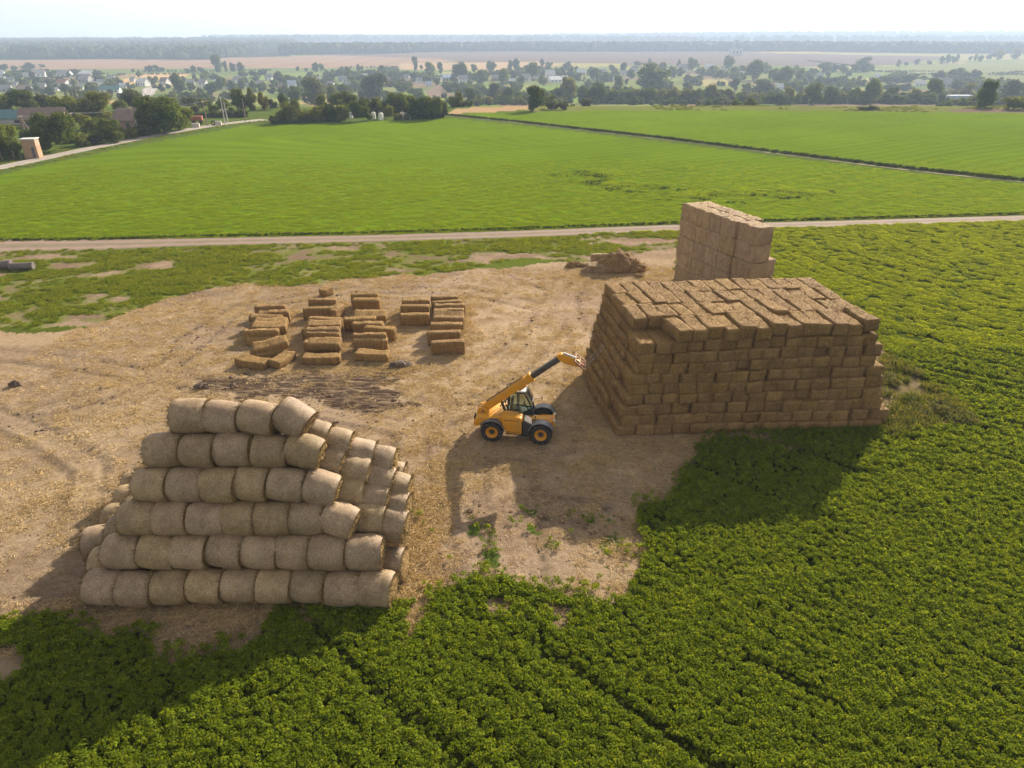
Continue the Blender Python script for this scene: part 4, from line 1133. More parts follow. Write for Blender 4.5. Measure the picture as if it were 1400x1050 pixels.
def round_meshes(seed):
    so = Vector((seed * 3.3, seed * 1.9, seed * 5.7)); sg, nr = 56, 12
    V, F = [], []
    sag = 0.05 + 0.03 * ((seed * 37) % 5) / 5
    def rad(a, x):
        s = x / (RB_L / 2)
        p = Vector((x, math.cos(a), math.sin(a)))
        r = RB_R * (1 - 0.05 * s ** 2 - 0.075 * s ** 8) + 0.030 * mnoise.noise(p * 1.3 + so) + 0.012 * mnoise.noise(p * 4.5 + so) + 0.006 * math.sin(x * 46 + seed)
        return r
    for i in range(nr + 1):
        x = -RB_L / 2 + RB_L * i / nr
        for k in range(sg):
            a = 2 * math.pi * k / sg; r = rad(a, x)
            z = r * math.sin(a); 
            if z < 0: z *= (1 - sag)
            V.append((x, r * math.cos(a) * (1 + sag * 0.3), z))
    for i in range(nr):
        for k in range(sg): F.append((i * sg + k, i * sg + (k + 1) % sg, (i + 1) * sg + (k + 1) % sg, (i + 1) * sg + k))
    wrap = np_mesh("net_wrap", V, F, M_NET, smooth=True)
    ends = []
    for side in (-1, 1):
        eV, eF, rings = [], [], 8
        for j in range(rings + 1):
            q = 1 - j / rings * 0.97
            for k in range(sg):
                a = 2 * math.pi * k / sg; x0 = side * RB_L / 2
                r = rad(a, x0) * q * 0.995
                p = Vector((0, q * math.cos(a), q * math.sin(a)))
                bulge = 0.07 * (1 - q ** 2) + (0.05 * mnoise.noise(p * 5 + so * 2) + 0.018 * math.sin(q * 60 + a)) * min(1, j)
                z = r * math.sin(a); z = z * (1 - sag) if z < 0 else z
                eV.append((x0 + side * bulge, r * math.cos(a) * (1 + sag * 0.3), z))
        for j in range(rings):
            for k in range(sg):
                f = (j * sg + k, j * sg + (k + 1) % sg, (j + 1) * sg + (k + 1) % sg, (j + 1) * sg + k)
                eF.append(f if side < 0 else f[::-1])
        eV = np.array(eV); eF = np.array(eF)
        n = 340
        a = rng.uniform(0, 2 * np.pi, n); q = np.where(rng.uniform(0, 1, n) < 0.7, rng.uniform(0.9, 1.0, n), rng.uniform(0.2, 1, n)) * RB_R * 0.90
        P = np.stack([np.full(n, side * RB_L / 2), q * np.cos(a), q * np.sin(a)], 1)
        D = np.stack([np.full(n, side * 0.75), np.cos(a) * 0.65, np.sin(a) * 0.65], 1) + rng.normal(size=(n, 3)) * 0.45
        bV, bF = blades(P, D, rng.uniform(0.05, 0.22, n), 0.011)
        aV, aF = join([(eV, eF), (bV, bF)])
        end = np_mesh("straw_end", aV, aF, M_END)
        end.polygons.foreach_set("use_smooth", np.concatenate([np.ones(len(eF), bool), np.zeros(len(bF), bool)]))
        ends.append(end)
    return wrap, ends[0], ends[1]
RM = [round_meshes(s) for s in range(6)]
def round_proto(m):
    t_ = link("round_bale", None); w_ = link("net_wrap", m[0], t_); e_ = [link("straw_end", q, t_) for q in m[1:]]
    return t_
ROOT = [round_proto(m) for m in RM]; used_root = set()
def round_bale(c, label, yaw=0.0, tilt=0.0, spin=None):
    k = rb.randrange(6)
    if k in used_root:
        src = ROOT[k]; t_ = src.copy(); COL.objects.link(t_)
        for ch in src.children:
            d = ch.copy(); COL.objects.link(d); d.parent = t_
    else: t_ = ROOT[k]; used_root.add(k)
    R = Matrix.Rotation(yaw, 3, 'Z') @ Matrix.Rotation(tilt, 3, 'Y') @ Matrix.Rotation(jit(0.5) if spin is None else spin, 3, 'X')
    t_.matrix_world = Matrix.Translation(c) @ R.to_4x4()
    sc_ = rb.uniform(0.955, 1.025); t_.scale = (rb.uniform(0.95, 1.04), sc_, sc_)
    return tag(t_, label, "round bale", "round bales of the left pile")
RY0, DY, DZ = 21.05, 0.685, 1.155
def rc(k, j): return RY0 + DY * k + 1.37 * j, 0.67 + DZ * k
FX = [(-16.75, -4.65, 9), (-16.05, -5.2, 8), (-15.45, -6.15, 7), (-14.95, -6.95, 6), (-14.6, -7.65, 5), (-13.7, -9.55, 3)]
rown = ["bottom", "second", "third", "fourth", "fifth", "top"]
for k, (xa, xb, n) in enumerate(FX):
    y, z = rc(k, 0)
    for i in range(n):
        g = (i + 0.5) / n; x = xa + (xb - xa) * g
        yw = jit(0.13); ti = jit(0.05) + 0.02 + (0.20 * g ** 3 if k >= 2 else 0.03); zz = z + jit(0.05) - (0.16 * g ** 4 if k >= 2 else 0)
        if i == n - 1 and k in (2, 3, 4): ti += 0.12; yw -= 0.12; zz -= 0.03; x -= 0.05
        if i == n - 2 and k in (3, 4): ti += 0.08
        round_bale(Vector((x + jit(0.05), y + jit(0.10), zz)), "netted round bale in the pile's front face, %s row from ground, %s from left" % (rown[k] if k else "bottom", ordw(i + 1)), yw, ti)
y, z = rc(5, 0)
round_bale(Vector((-8.85, y + 0.05, z - 0.12)), "round bale tipped sideways at the right end of the pile's top row", -0.22, 0.48)
# the right hip: rows behind the front that droop towards the right
HIP = {4: [(429, 597), (459, 608), (490, 622), (519, 632)], 3: [(450, 633), (485, 644), (516, 656), (537, 668)], 2: [(478, 674), (511, 682), (536, 692)], 1: [(506, 709), (533, 716)], 0: [(531, 748)]}
for k, L in HIP.items():
    for i, (px, py) in enumerate(L):
        yy = RY0 + DY * k + 1.30
        d = FWD + RGT * (px - 700) / FOC - UPV * (py - 525) / FOC
        tt = yy / d[1]; p = Vector((d[0] * tt, yy, CAMH + d[2] * tt))
        if k == 0: p.z = 0.67
        round_bale(p, "round bale on the pile's drooping right slope, %s row up, %s past front row" % (rown[k], ordw(i + 1)), -0.06 + jit(0.10), (0.16 if k else 0.02) + jit(0.08))
for k, js, xr in ((0, (2, 3, 4, 5), -4.85), (1, (2, 3, 4), -5.0), (2, (2, 3), -5.5)):
    for j in js:
        y, z = rc(k, j)
        round_bale(Vector((xr - RB_L / 2 + jit(0.1), y + jit(0.06), z - 0.04 - 0.10 * k)), "round bale at the pile's right rear edge, %s row up, %s behind front" % (rown[k], ordw(j)), jit(0.10), 0.05 + jit(0.05))
for j, x in ((1, -16.6), (2, -17.65), (3.15, -17.6), (4.25, -17.8), (5.1, -18.1)):
    y, z = rc(0, j)
    round_bale(Vector((x, y, z)), "round bale on the ground at the pile's left foot, %s behind the front row" % ordw(int(j)), jit(0.05) + (0.25 if j == 2 else 0), 0)
for j in (1, 2):
    y, z = rc(1, j)
    round_bale(Vector((-15.9, y, z)), "round bale in the pile's left end, second row up, %s behind the front" % ordw(j), jit(0.05), 0)
# dark core added for the left-out bales, keeps sun from leaking through
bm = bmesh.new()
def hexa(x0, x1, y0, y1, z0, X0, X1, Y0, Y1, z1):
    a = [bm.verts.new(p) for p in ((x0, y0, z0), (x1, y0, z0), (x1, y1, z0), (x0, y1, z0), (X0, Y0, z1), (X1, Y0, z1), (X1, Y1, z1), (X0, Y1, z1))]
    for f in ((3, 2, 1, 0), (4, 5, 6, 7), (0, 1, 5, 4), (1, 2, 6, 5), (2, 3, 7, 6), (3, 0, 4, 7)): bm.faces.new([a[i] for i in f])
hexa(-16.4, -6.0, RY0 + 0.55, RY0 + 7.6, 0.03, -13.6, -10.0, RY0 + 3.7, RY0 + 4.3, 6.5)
me = bpy.data.meshes.new("light_block_core"); bm.to_mesh(me); bm.free(); me.materials.append(M_CORE)
tag(link("light_block_core", me), "dark straw core added inside the round bale pile to stop light leaking through", "straw", kind="stuff")
# ------------------------------------------------------------------ telehandler
M_YEL = mat_plain("yellow_paint", (0.60, 0.27, 0.012), 0.55, 0, 0.08, 3, 0.3, dirt=(0.33, 0.22, 0.10))
M_BLK = mat_plain("black_plastic", (0.028, 0.028, 0.03), 0.6, 0, 0.2, 5, 0.4, dirt=(0.11, 0.09, 0.07))
M_GRY = mat_plain("grey_plastic", (0.11, 0.115, 0.125), 0.5, 0, 0.15, 5, 0.5, dirt=(0.22, 0.18, 0.14))
M_TYR = mat_plain("tyre_rubber", (0.035, 0.033, 0.032), 0.85, 0, 0.25, 8, 0.2, dirt=(0.15, 0.115, 0.085))
M_STL = mat_plain("worn_steel", (0.20, 0.185, 0.17), 0.45, 0.6, 0.2, 8, 0.5)
M_DST = mat_plain("dark_steel", (0.075, 0.065, 0.055), 0.5, 0.3, 0.2, 8, 0.5)
M_WHT = mat_plain("white_roof_paint", (0.50, 0.52, 0.54), 0.5, 0, 0.05, 3, 0.5)
M_RED = mat_plain("rusty_red", (0.30, 0.10, 0.05), 0.7, 0, 0.3, 6, 0.3)
M_SEAT = mat_plain("seat_fabric", (0.09, 0.08, 0.07), 0.85, 0, 0.2, 8, 0.2)
t = NT("cab_glass")
gl = t.n("ShaderNodeBsdfGlossy", ins={"Roughness": 0.03, "Color": (0.9, 0.95, 0.95, 1)})
tp = t.n("ShaderNodeBsdfTransparent", ins={"Color": (0.62, 0.70, 0.64, 1)})
fr = t.n("ShaderNodeFresnel", ins={"IOR": 1.5})
mx = t.n("ShaderNodeMixShader"); t.l(fr.outputs[0], mx.inputs[0]); t.l(tp.outputs[0], mx.inputs[1]); t.l(gl.outputs[0], mx.inputs[2])
M_GLS = t.done(mx)

yaw = math.atan2(-0.32, 2.70)
near_rear = atz(673, 602)
left = Vector((-math.sin(yaw), math.cos(yaw), 0))
T = link("telehandler", None); T.location = Vector((near_rear.x, near_rear.y, 0)) + left * 0.97; T.rotation_euler = (0, 0, yaw)
tag(T, "yellow telescopic handler with raised boom and bale forks beside the big stack", "telehandler")
def RY(a): return Matrix.Rotation(-a, 3, 'Y')      # positive a lifts the +x end
def RZ(a): return Matrix.Rotation(a, 3, 'Z')
WBASE = 2.72
# chassis
m = MB()
m.box((1.35, 0, 0.72), (4.1, 0.72, 0.34), bev=0.03)
m.box((1.3, 0.0, 0.98), (3.6, 0.5, 0.3), bev=0.03)
m.box((3.05, 0, 0.86), (0.75, 0.95, 0.42), bev=0.05)
m.box((3.35, 0, 0.95), (0.12, 1.0, 0.5), bev=0.03)
m.build("chassis", M_YEL, T, True)
MB().cyl((0, -0.75, 0.61), (0, 0.75, 0.61), 0.12).cyl((WBASE, -0.75, 0.61), (WBASE, 0.75, 0.61), 0.12).box((0, 0, 0.61), (0.34, 0.34, 0.34), bev=.06).box((WBASE, 0, 0.61), (0.34, 0.34, 0.34), bev=.06).box((1.3, -.55, .52), (1.1, .5, .34), bev=.04).build("axles_and_tank", M_BLK, T, True)
# rear counterweight body with boom pivot towers
m = MB()
prof = [(-0.98, 0.82), (-0.55, 0.98), (0.62, 1.02), (0.72, 1.25), (0.62, 1.42), (-0.1, 1.48), (-0.62, 1.47), (-0.92, 1.36), (-1.03, 1.12)]
m.prism(prof, -0.98, 0.98, 0.07)
m.build("rear_body", M_YEL, T, True)
m = MB()
for y in (-0.42, 0.10): m.prism([(-0.95, 1.20), (-0.1, 1.20), (-0.25, 1.60), (-0.48, 1.77), (-0.78, 1.73), (-0.92, 1.5)], y, y + 0.09, 0.02)
m.build("boom_pivot_bracket", M_YEL, T, True)
MB().cyl((-0.58, -0.5, 1.55), (-0.58, 0.27, 1.55), 0.07).build("pivot_pin", M_STL, T, True)
MB().box((-1.015, -0.55, 1.18), (0.05, 0.42, 0.40), bev=.015).build("tail_grille", M_BLK, T)
m = MB().box((0.12, -0.985, 1.30), (0.52, 0.03, 0.24), bev=.01)
for k in range(5): m.box((0.12, -1.003, 1.21 + 0.045 * k), (0.48, 0.012, 0.012))
m.build("side_vent", M_GRY, T)
for y in (-0.8, 0.8): MB().box((-1.02, y, 0.98), (0.05, 0.16, 0.10), bev=.01).build("tail_light", M_RED, T)
# engine pod on the near side
m = MB().prism([(0.58, 1.10), (0.82, 0.62), (1.66, 0.58), (1.68, 1.56), (1.56, 1.62), (0.62, 1.66), (0.52, 1.60)], -1.15, -0.40, 0.05)
m.build("engine_cover", M_YEL, T, True)
MB().box((1.10, -1.156, 1.42), (0.8, 0.012, 0.03)).box((1.16, -1.156, 0.72), (0.9, 0.012, 0.02)).build("cover_seam", M_BLK, T)
m = MB().prism([(1.74, 0.52), (2.02, 0.56), (2.24, 1.06), (2.20, 1.24), (1.80, 1.46), (1.74, 1.44)], -1.14, -0.42, 0.03)
m.build("radiator_housing", M_BLK, T, True)
m = MB()
for k in range(6):
    f = k / 5; m.box((1.85 + 0.32 * f, -0.78, 1.455 - 0.175 * f), (0.045, 0.62, 0.03), RY(-0.5), 0.008)
m.build("cooling_louvre", mat_plain("dusty_louvre", (0.20, 0.175, 0.15), 0.8, 0, 0.2, 9, 0.1), T)
MB().tube([(1.5, -0.55, 1.5), (1.5, -0.55, 1.95)], 0.045).tube([(1.5, -0.55, 1.95), (1.44, -0.55, 2.05)], 0.04).build("exhaust_pipe", M_DST, T, True)
# cab on the far side
cx0, cx1, cy0, cy1 = 0.72, 2.10, 0.10, 0.98
m = MB().prism([(cx0 - 0.02, 0.75), (cx1 + 0.05, 0.75), (cx1 + 0.12, 1.22), (cx0 - 0.05, 1.36)], cy0, cy1, 0.04)
cabb = m.build("cab_base", M_BLK, T, True)
m = MB()
A = {(0, 0): (cx0, 1.30), (0, 1): (cx0 + 0.10, 2.50), (1, 0): (cx1 + 0.08, 1.20), (1, 1): (cx1 - 0.40, 2.50)}
for y in (cy0 + 0.04, cy1 - 0.04):
    m.tube([(A[0, 0][0], y, A[0, 0][1]), (A[0, 1][0], y, A[0, 1][1])], 0.045)
    m.tube([(A[1, 0][0], y, A[1, 0][1]), (cx1 - 0.06, y, 1.75), (A[1, 1][0], y, A[1, 1][1])], 0.045)
    m.tube([(A[0, 1][0], y, 2.50), (A[1, 1][0], y, 2.50)], 0.045)
    m.tube([(1.28, y, 1.30), (1.30, y, 2.50)], 0.03)
    m.tube([(A[0, 0][0], y, 1.34), (A[1, 0][0], y, 1.24)], 0.04)
m.build("cab_frame", M_BLK, T, True)
m = MB()
for y in (cy0 + 0.03, cy1 - 0.03):
    q = [(cx0 + 0.03, y, 1.34), (cx1 + 0.05, y, 1.24), (cx1 - 0.08, y, 1.75), (cx1 - 0.42, y, 2.46), (cx0 + 0.12, y, 2.46)]
    m.bm.faces.new([m.bm.verts.new(p) for p in q])
q = [[(cx1 + 0.06, y, 1.24), (cx1 - 0.07, y, 1.75), (cx1 - 0.41, y, 2.46)] for y in (cy0 + 0.06, cy1 - 0.06)]
for i in range(2): m.bm.faces.new([m.bm.verts.new(p) for p in (q[0][i], q[1][i], q[1][i + 1], q[0][i + 1])])
m.bm.faces.new([m.bm.verts.new(p) for p in ((cx0 + 0.01, cy0 + .06, 1.36), (cx0 + 0.11, cy0 + .06, 2.46), (cx0 + 0.11, cy1 - .06, 2.46), (cx0 + 0.01, cy1 - .06, 1.36))])
m.build("cab_glass", M_GLS, T)
MB().box(((cx0 + cx1) / 2 - 0.13, (cy0 + cy1) / 2 + .02, 2.53), (0.92, 0.74, 0.08), bev=.045, seg=3).build("cab_roof", M_WHT, T, True)
m = MB()
for k in range(7):
    y = cy0 + 0.08 + (cy1 - cy0 - 0.16) * k / 6; m.tube([(cx1 - 0.30, y, 2.58), (cx1 + 0.02, y, 1.98)], 0.012, 6)
m.tube([(cx1 - 0.32, cy0 + .04, 2.60), (cx1 - 0.32, cy1 - .04, 2.60)], 0.02, 6); m.tube([(cx1 + 0.03, cy0 + .04, 1.96), (cx1 + 0.03, cy1 - .04, 1.96)], 0.02, 6)
m.tube([(cx1 - 0.32, cy0 + .04, 2.60), (cx1 + 0.03, cy0 + .04, 1.96), (cx1 + 0.16, cy0 + .04, 1.25)], 0.02, 6)
m.build("windscreen_guard", M_BLK, T, True)
st = MB().box((1.15, 0.52, 1.32), (0.5, 0.48, 0.14), bev=.05).box((0.95, 0.52, 1.72), (0.14, 0.46, 0.72), RY(-0.12), bev=.05).build("seat", M_SEAT, T, True)
MB().tube([(1.92, 0.52, 1.22), (1.66, 0.52, 1.62)], 0.035).lathe([(0.19, -0.015), (0.205, 0), (0.19, 0.015), (0.175, 0)], (1.64, 0.52, 1.66), 'X').build("steering_wheel", M_BLK, T, True)
m = MB()
m.tube([(0.55, cy0 + .1, 2.05), (0.62, cy0 + .1, 2.62), (0.95, cy0 + .1, 2.72), (0.95, cy1 - .1, 2.72), (0.62, cy1 - .1, 2.62), (0.55, cy1 - .1, 2.05)], 0.028)
m.tube([(0.55, cy0 + .1, 2.05), (0.70, cy0 + .1, 1.45)], 0.028); m.tube([(0.55, cy1 - .1, 2.05), (0.70, cy1 - .1, 1.45)], 0.028)
m.build("rear_guard_rail", M_BLK, T, True)
mm = MB().tube([(cx1 + 0.05, cy1 - 0.05, 1.75), (cx1 + 0.45, cy1 + 0.02, 1.80)], 0.014, 6).box((cx1 + 0.50, cy1 + 0.02, 1.80), (0.05, 0.14, 0.22), bev=.015).build("mirror", M_BLK, T, True)
mm = MB().tube([(2.35, -0.95, 1.10), (2.40, -1.0, 1.62)], 0.014, 6).box((2.41, -1.0, 1.70), (0.05, 0.14, 0.18), bev=.015).build("mirror", M_BLK, T, True)
# boom
PA = Vector((-0.58, -0.14, 1.55)); BANG = math.radians(38.5)
bd = Vector((math.cos(BANG), 0, math.sin(BANG))); bn = Vector((-math.sin(BANG), 0, math.cos(BANG)))
def on_boom(s, n=0.0, y=0.0): return PA + bd * s + bn * n + Vector((0, y, 0))
bo = MB().box(on_boom(1.58, 0.02), (3.72, 0.36, 0.42), RY(BANG), bev=.025)
bo.box(on_boom(3.38, 0.02), (0.16, 0.42, 0.50), RY(BANG), bev=.02).box(on_boom(2.6, -0.25), (0.5, .2, .1), RY(BANG), bev=.02)
boom = bo.build("outer_boom", M_YEL, T, True)
MB().box(on_boom(4.40, 0.02), (2.05, 0.26, 0.30), RY(BANG), bev=.02).build("inner_boom", M_DST, boom, True)
MB().box(on_boom(5.00, -0.155), (0.5, 0.1, 0.02), RY(BANG)).build("boom_wear_strip", M_YEL, boom)
MB().tube([on_boom(0.4, 0.27, 0.08), on_boom(3.0, 0.27, 0.08)], 0.02, 6).tube([on_boom(0.4, 0.27, -0.08), on_boom(3.0, 0.27, -0.08)], 0.02, 6).build("hydraulic_hose", M_BLK, boom, True)
MB().cyl((0.75, -0.14, 1.15), on_boom(1.1, -0.24), 0.075).build("lift_cylinder", M_BLK, T, True)
MB().cyl(on_boom(0.85, -0.42), on_boom(1.75, -0.22), 0.04).build("lift_rod", M_STL, T, True)
# drop head
HP = on_boom(5.42, 0.02)
hang = math.radians(-16)
hd = Vector((math.cos(hang), 0, math.sin(hang))); hn = Vector((-math.sin(hang), 0, math.cos(hang)))
m = MB()
pts = [(-0.28, 0.02), (-0.05, 0.22), (0.25, 0.20), (1.05, 0.10), (1.14, -0.10), (0.92, -0.22), (0.30, -0.26), (-0.05, -0.16)]
m.prism([((HP + hd * a + hn * b).x, (HP + hd * a + hn * b).z) for a, b in pts], HP.y - 0.17, HP.y + 0.17, 0.03)
head = m.build("boom_head", M_YEL, boom, True)
MB().cyl(HP + hd * 0.05 + hn * 0.26, HP + hd * 0.80 + hn * 0.20, 0.05).build("tilt_cylinder", M_WHT, boom, True)
MB().cyl(HP + hd * 1.0 + Vector((0, -.24, 0)), HP + hd * 1.0 + Vector((0, .24, 0)), 0.05).build("head_pin", M_STL, boom, True)
# fork carriage
FA = math.radians(50)
fd = Vector((math.cos(FA), 0, math.sin(FA))); fn = Vector((-math.sin(FA), 0, math.cos(FA)))
CP = HP + hd * 1.22
MF = Matrix((fd, Vector((0, 1, 0)), fn)).transposed()
m = MB()
for y in (-0.55, -0.18, 0.18, 0.55): m.box(CP + Vector((0, y, 0)) + fn * 0.18, (0.06, 0.06, 0.72), MF, .012)
for b in (-0.16, 0.20, 0.52): m.box(CP + fn * b, (0.07, 1.18, 0.07), MF, .012)
carr = m.build("fork_carriage", mat_plain("carriage_paint", (0.26, 0.15, 0.09), 0.7, 0.1, 0.25, 8, 0.2, dirt=(0.22, 0.09, 0.05)), T, True)
MB().box(CP - fd * 0.10 + fn * 0.05, (0.16, 0.5, 0.5), MF, .02).build("carriage_bracket", M_RED, carr, True)
for y in (-0.30, 0.30):
    MB().cyl(CP + Vector((0, y, 0)) - fn * 0.14, CP + Vector((0, y, 0)) - fn * 0.12 + fd * 1.62, 0.032, 0.012, 10).build("fork_tine", M_STL, carr, True)
# wheels
def wheel(x, y, side):
    w = MB()
    r, h = 0.61, 0.215
    w.lathe([(0.34, -h * .8), (0.37, -h), (0.50, -h * 1.03), (0.575, -h * .86), (0.605, -h * .4), (0.612, 0), (0.605, h * .4), (0.575, h * .86), (0.50, h * 1.03), (0.36, h), (0.34, h * .8)], (0, 0, 0), 'Y', 40, True)
    for k in range(22):
        a = 2 * math.pi * k / 22
        for s in (-1, 1):
            aa = a + (0.07 if s > 0 else -0.07)
            R = Matrix.Rotation(-aa, 3, 'Y') @ Matrix.Rotation(s * 0.55, 3, 'X')
            w.box(Vector((math.cos(aa) * 0.612, s * 0.095, math.sin(aa) * 0.612)), (0.045, 0.21, 0.06), Matrix.Rotation(-aa, 3, 'Y') @ Matrix.Rotation(s * 0.5, 3, 'X'), 0)
    e = link("wheel", None, T, (x, y, 0.62))
    w.build("tyre", M_TYR, e, True)
    rim = MB().lathe([(0.14, -0.10), (0.22, -0.11), (0.31, -0.16), (0.345, -0.20), (0.345, 0.20), (0.31, 0.16), (0.22, 0.11), (0.14, 0.10)], (0, 0, 0), 'Y', 32).build("rim", M_YEL, e, True)
    hub = MB().lathe([(0.06, -0.20), (0.10, -0.19), (0.145, -0.12), (0.16, -0.08), (0.16, 0.08), (0.145, 0.12), (0.10, 0.19), (0.06, 0.20)], (0, 0, 0), 'Y', 24)
    for k in range(8):
        a = 2 * math.pi * k / 8; hub.cyl((0.19 * math.cos(a), -0.135, 0.19 * math.sin(a)), (0.19 * math.cos(a), 0.135, 0.19 * math.sin(a)), 0.018, seg=8)
    hub.build("hub", M_BLK, e, True)
for x in (0, WBASE):
    for y in (-0.97, 0.97): wheel(x, y, 1 if y > 0 else -1)
for x, a0, a1 in ((0, 15, 150), (WBASE, 25, 160)):
    for y in (-0.97, 0.97):
        m = MB(); pr_o, pr_i = [], []
        for k in range(13):
            a = math.radians(a0 + (a1 - a0) * k / 12); pr_o.append((x + 0.76 * math.cos(a), 0.62 + 0.76 * math.sin(a))); pr_i.append((x + 0.72 * math.cos(a), 0.62 + 0.72 * math.sin(a)))
        m.prism(pr_o + pr_i[::-1], y - 0.25, y + 0.25, 0.0).build("fender", M_GRY, T, True)
MB().box((1.75, -0.98, 0.42), (0.5, 0.3, 0.05), bev=.01).box((1.9, 0.98, 0.5), (0.5, 0.3, 0.05), bev=.01).build("step", M_STL, T)
for y in (-0.42, 0.42): MB().cyl((3.36, y, 1.16), (3.46, y, 1.16), 0.075, seg=16).build("headlight", M_WHT, T, True)

# ------------------------------------------------------------------ concrete pipes by the road
M_CONC = mat_plain("weathered_concrete", (0.155, 0.125, 0.115), 0.85, 0, 0.25, 4)
def pipe(px, py, length, r, yaw, label):
    p = atz(px, py)
    m = MB().lathe([(r, -length / 2), (r, length / 2), (r * 0.80, length / 2), (r * 0.80, length / 2 - 0.3)], (0, 0, 0), 'X', 32)
    m.lathe([(r * 1.08, length / 2 - 0.3), (r * 1.08, length / 2 - 0.02)], (0, 0, 0), 'X', 32)
    tag(m.build("concrete_pipe", M_CONC, None, True, loc=(p.x, p.y + r, r - 0.03), rot=(0, 0, yaw)), label, "pipe", "concrete pipes in the grass")
pipe(28, 370, 2.2, 0.36, 0.12, "darker grey concrete pipe lying in the grass, right one of two")
pipe(-4, 369, 2.4, 0.42, 0.12, "paler concrete pipe in the grass cut by the left photo edge")

# ------------------------------------------------------------------ trees
M_BARK = mat_plain("bark", (0.12, 0.09, 0.065), 0.9, 0, 0.3, 6)
LF = {
 'dark': mat_leaf("leaf_dark", (0.062, 0.092, 0.022), 0.4, 0.32, (0.092, 0.120, 0.027)),
 'green': mat_leaf("leaf_green", (0.098, 0.138, 0.027), 0.4, 0.36, (0.135, 0.160, 0.034)),
 'olive': mat_leaf("leaf_olive", (0.115, 0.138, 0.032), 0.4, 0.34, (0.150, 0.160, 0.040)),
 'grey': mat_leaf("leaf_greygreen", (0.085, 0.100, 0.055), 0.4, 0.25, (0.105, 0.12, 0.07)),
 'yellow': mat_leaf("leaf_yellow", (0.17, 0.165, 0.03), 0.4, 0.3, (0.21, 0.185, 0.04)),
}
def crown_mesh(name, kind, shape, nleaf, lsize, seed):
    r_ = np.random.default_rng(seed)
    if shape == 'round': nl, hz, wx, zc, zr = 17, 0.62, 0.5, 0.50, 0.50
    elif shape == 'tall': nl, hz, wx, zc, zr = 15, 0.8, 0.5, 0.52, 0.50
    elif shape == 'bush': nl, hz, wx, zc, zr = 14, 0.6, 0.5, 0.46, 0.44
    elif shape == 'poplar': nl, hz, wx, zc, zr = 9, 0.9, 0.5, 0.52, 0.46
    C, R = [], []
    for i in range(nl):
        if shape == 'poplar':
            z = 0.1 + 0.82 * i / (nl - 1); w = 0.30 * math.sin(math.pi * min(1, (z * 0.85 + 0.12))) 
            C.append((r_.normal() * 0.06, r_.normal() * 0.06, z)); R.append(max(0.10, w * r_.uniform(0.8, 1.15)))
            continue
        th = r_.uniform(0, 2 * np.pi); u = r_.uniform(-1, 1) if shape != 'bush' else r_.uniform(-0.9, 0.75)
        q = math.sqrt(1 - u * u) * r_.uniform(0.35, 0.75)
        C.append((q * math.cos(th) * 0.5, q * math.sin(th) * 0.5, zc + u * zr * r_.uniform(0.55, 0.95))); R.append(r_.uniform(0.15, 0.25))
    C.append((0, 0, zc)); R.append(0.27 if shape != 'poplar' else 0.16)
    C = np.array(C); R = np.array(R); C[:, :2] -= C[:, :2].mean(0)
    Zs = 1.0
    pick = r_.integers(0, len(C), nleaf * 2)
    d = r_.normal(size=(nleaf * 2, 3)); d /= np.linalg.norm(d, axis=1)[:, None]
    P = C[pick] + d * (R[pick] * r_.uniform(0.72, 1.08, nleaf * 2) ** 1)[:, None] * np.array([1, 1, 0.85])
    inside = np.zeros(len(P), bool)
    for c, r in zip(C, R): inside |= (np.linalg.norm((P - c) / np.array([1, 1, 0.85]), axis=1) < r * 0.70)
    k = ~inside & (P[:, 2] > 0.02); P = P[k][:nleaf]; d = d[k][:nleaf]
    Nn = d + r_.normal(size=P.shape) * 0.55 + np.array([0, 0, 0.25])
    lV, lF = quads(P, Nn, lsize * r_.uniform(0.6, 1.4, len(P)), 1.25, 0.15)
    # a ragged inner mass so the crown is not see-through everywhere
    parts = [(lV, lF)]
    for c, r in zip(C, R):
        n2 = max(14, nleaf // 60)
        dd = r_.normal(size=(n2, 3)); dd /= np.linalg.norm(dd, axis=1)[:, None]
        parts.append(quads(c + dd * r * 0.55 * np.array([1, 1, .85]), dd + r_.normal(size=dd.shape) * 0.3, max(lsize * 2.0, r * 0.42) * np.ones(n2), 1.3))
    V, F = join(parts)
    V = V - np.array([0, 0, 0]); 
    ext = max(np.abs(V[:, :2]).max(), 1e-3); V[:, :2] *= 0.5 / ext
    V[:, 2] = np.maximum(V[:, 2], 0.0); V[:, 2] /= V[:, 2].max()
    return np_mesh(name, V, F, LF[kind])
def trunk_mesh(name, seed):
    r_ = random.Random(seed); m = MB()
    m.cyl((0, 0, -0.05), (0.01, 0, 0.30), 0.045, 0.032, 8).cyl((0.01, 0, 0.30), (0.0, 0.01, 0.62), 0.032, 0.016, 8)
    for k in range(4):
        a = r_.uniform(0, 6.28); z = r_.uniform(0.2, 0.45); m.cyl((0, 0, z), (0.26 * math.cos(a), 0.26 * math.sin(a), z + r_.uniform(0.15, 0.3)), 0.018, 0.006, 6)
    me = bpy.data.meshes.new(name); m.bm.to_mesh(me); m.bm.free(); me.materials.append(M_BARK); return me
HI, MID, LOW = {}, {}, {}
def crown(kind, shape, lod):
    D = (HI, MID, LOW)[lod]; key = (kind, shape)
    if key not in D:
        n, s = ((3400, 0.024), (1300, 0.038), (420, 0.062))[lod]
        D[key] = [crown_mesh("crown", kind, shape, n, s, 100 * lod + 7 * v + 13 * (hash(shape) % 1) + {'dark': 1, 'green': 2, 'olive': 3, 'grey': 4, 'yellow': 5}[kind] * 31 + {'round': 1, 'tall': 2, 'bush': 3, 'poplar': 4}[shape] * 211) for v in range(3 if lod < 2 else 4)]
    return D[key]
TRK = [trunk_mesh("trunk", s) for s in range(3)]
rt = random.Random(11)
TREES = []
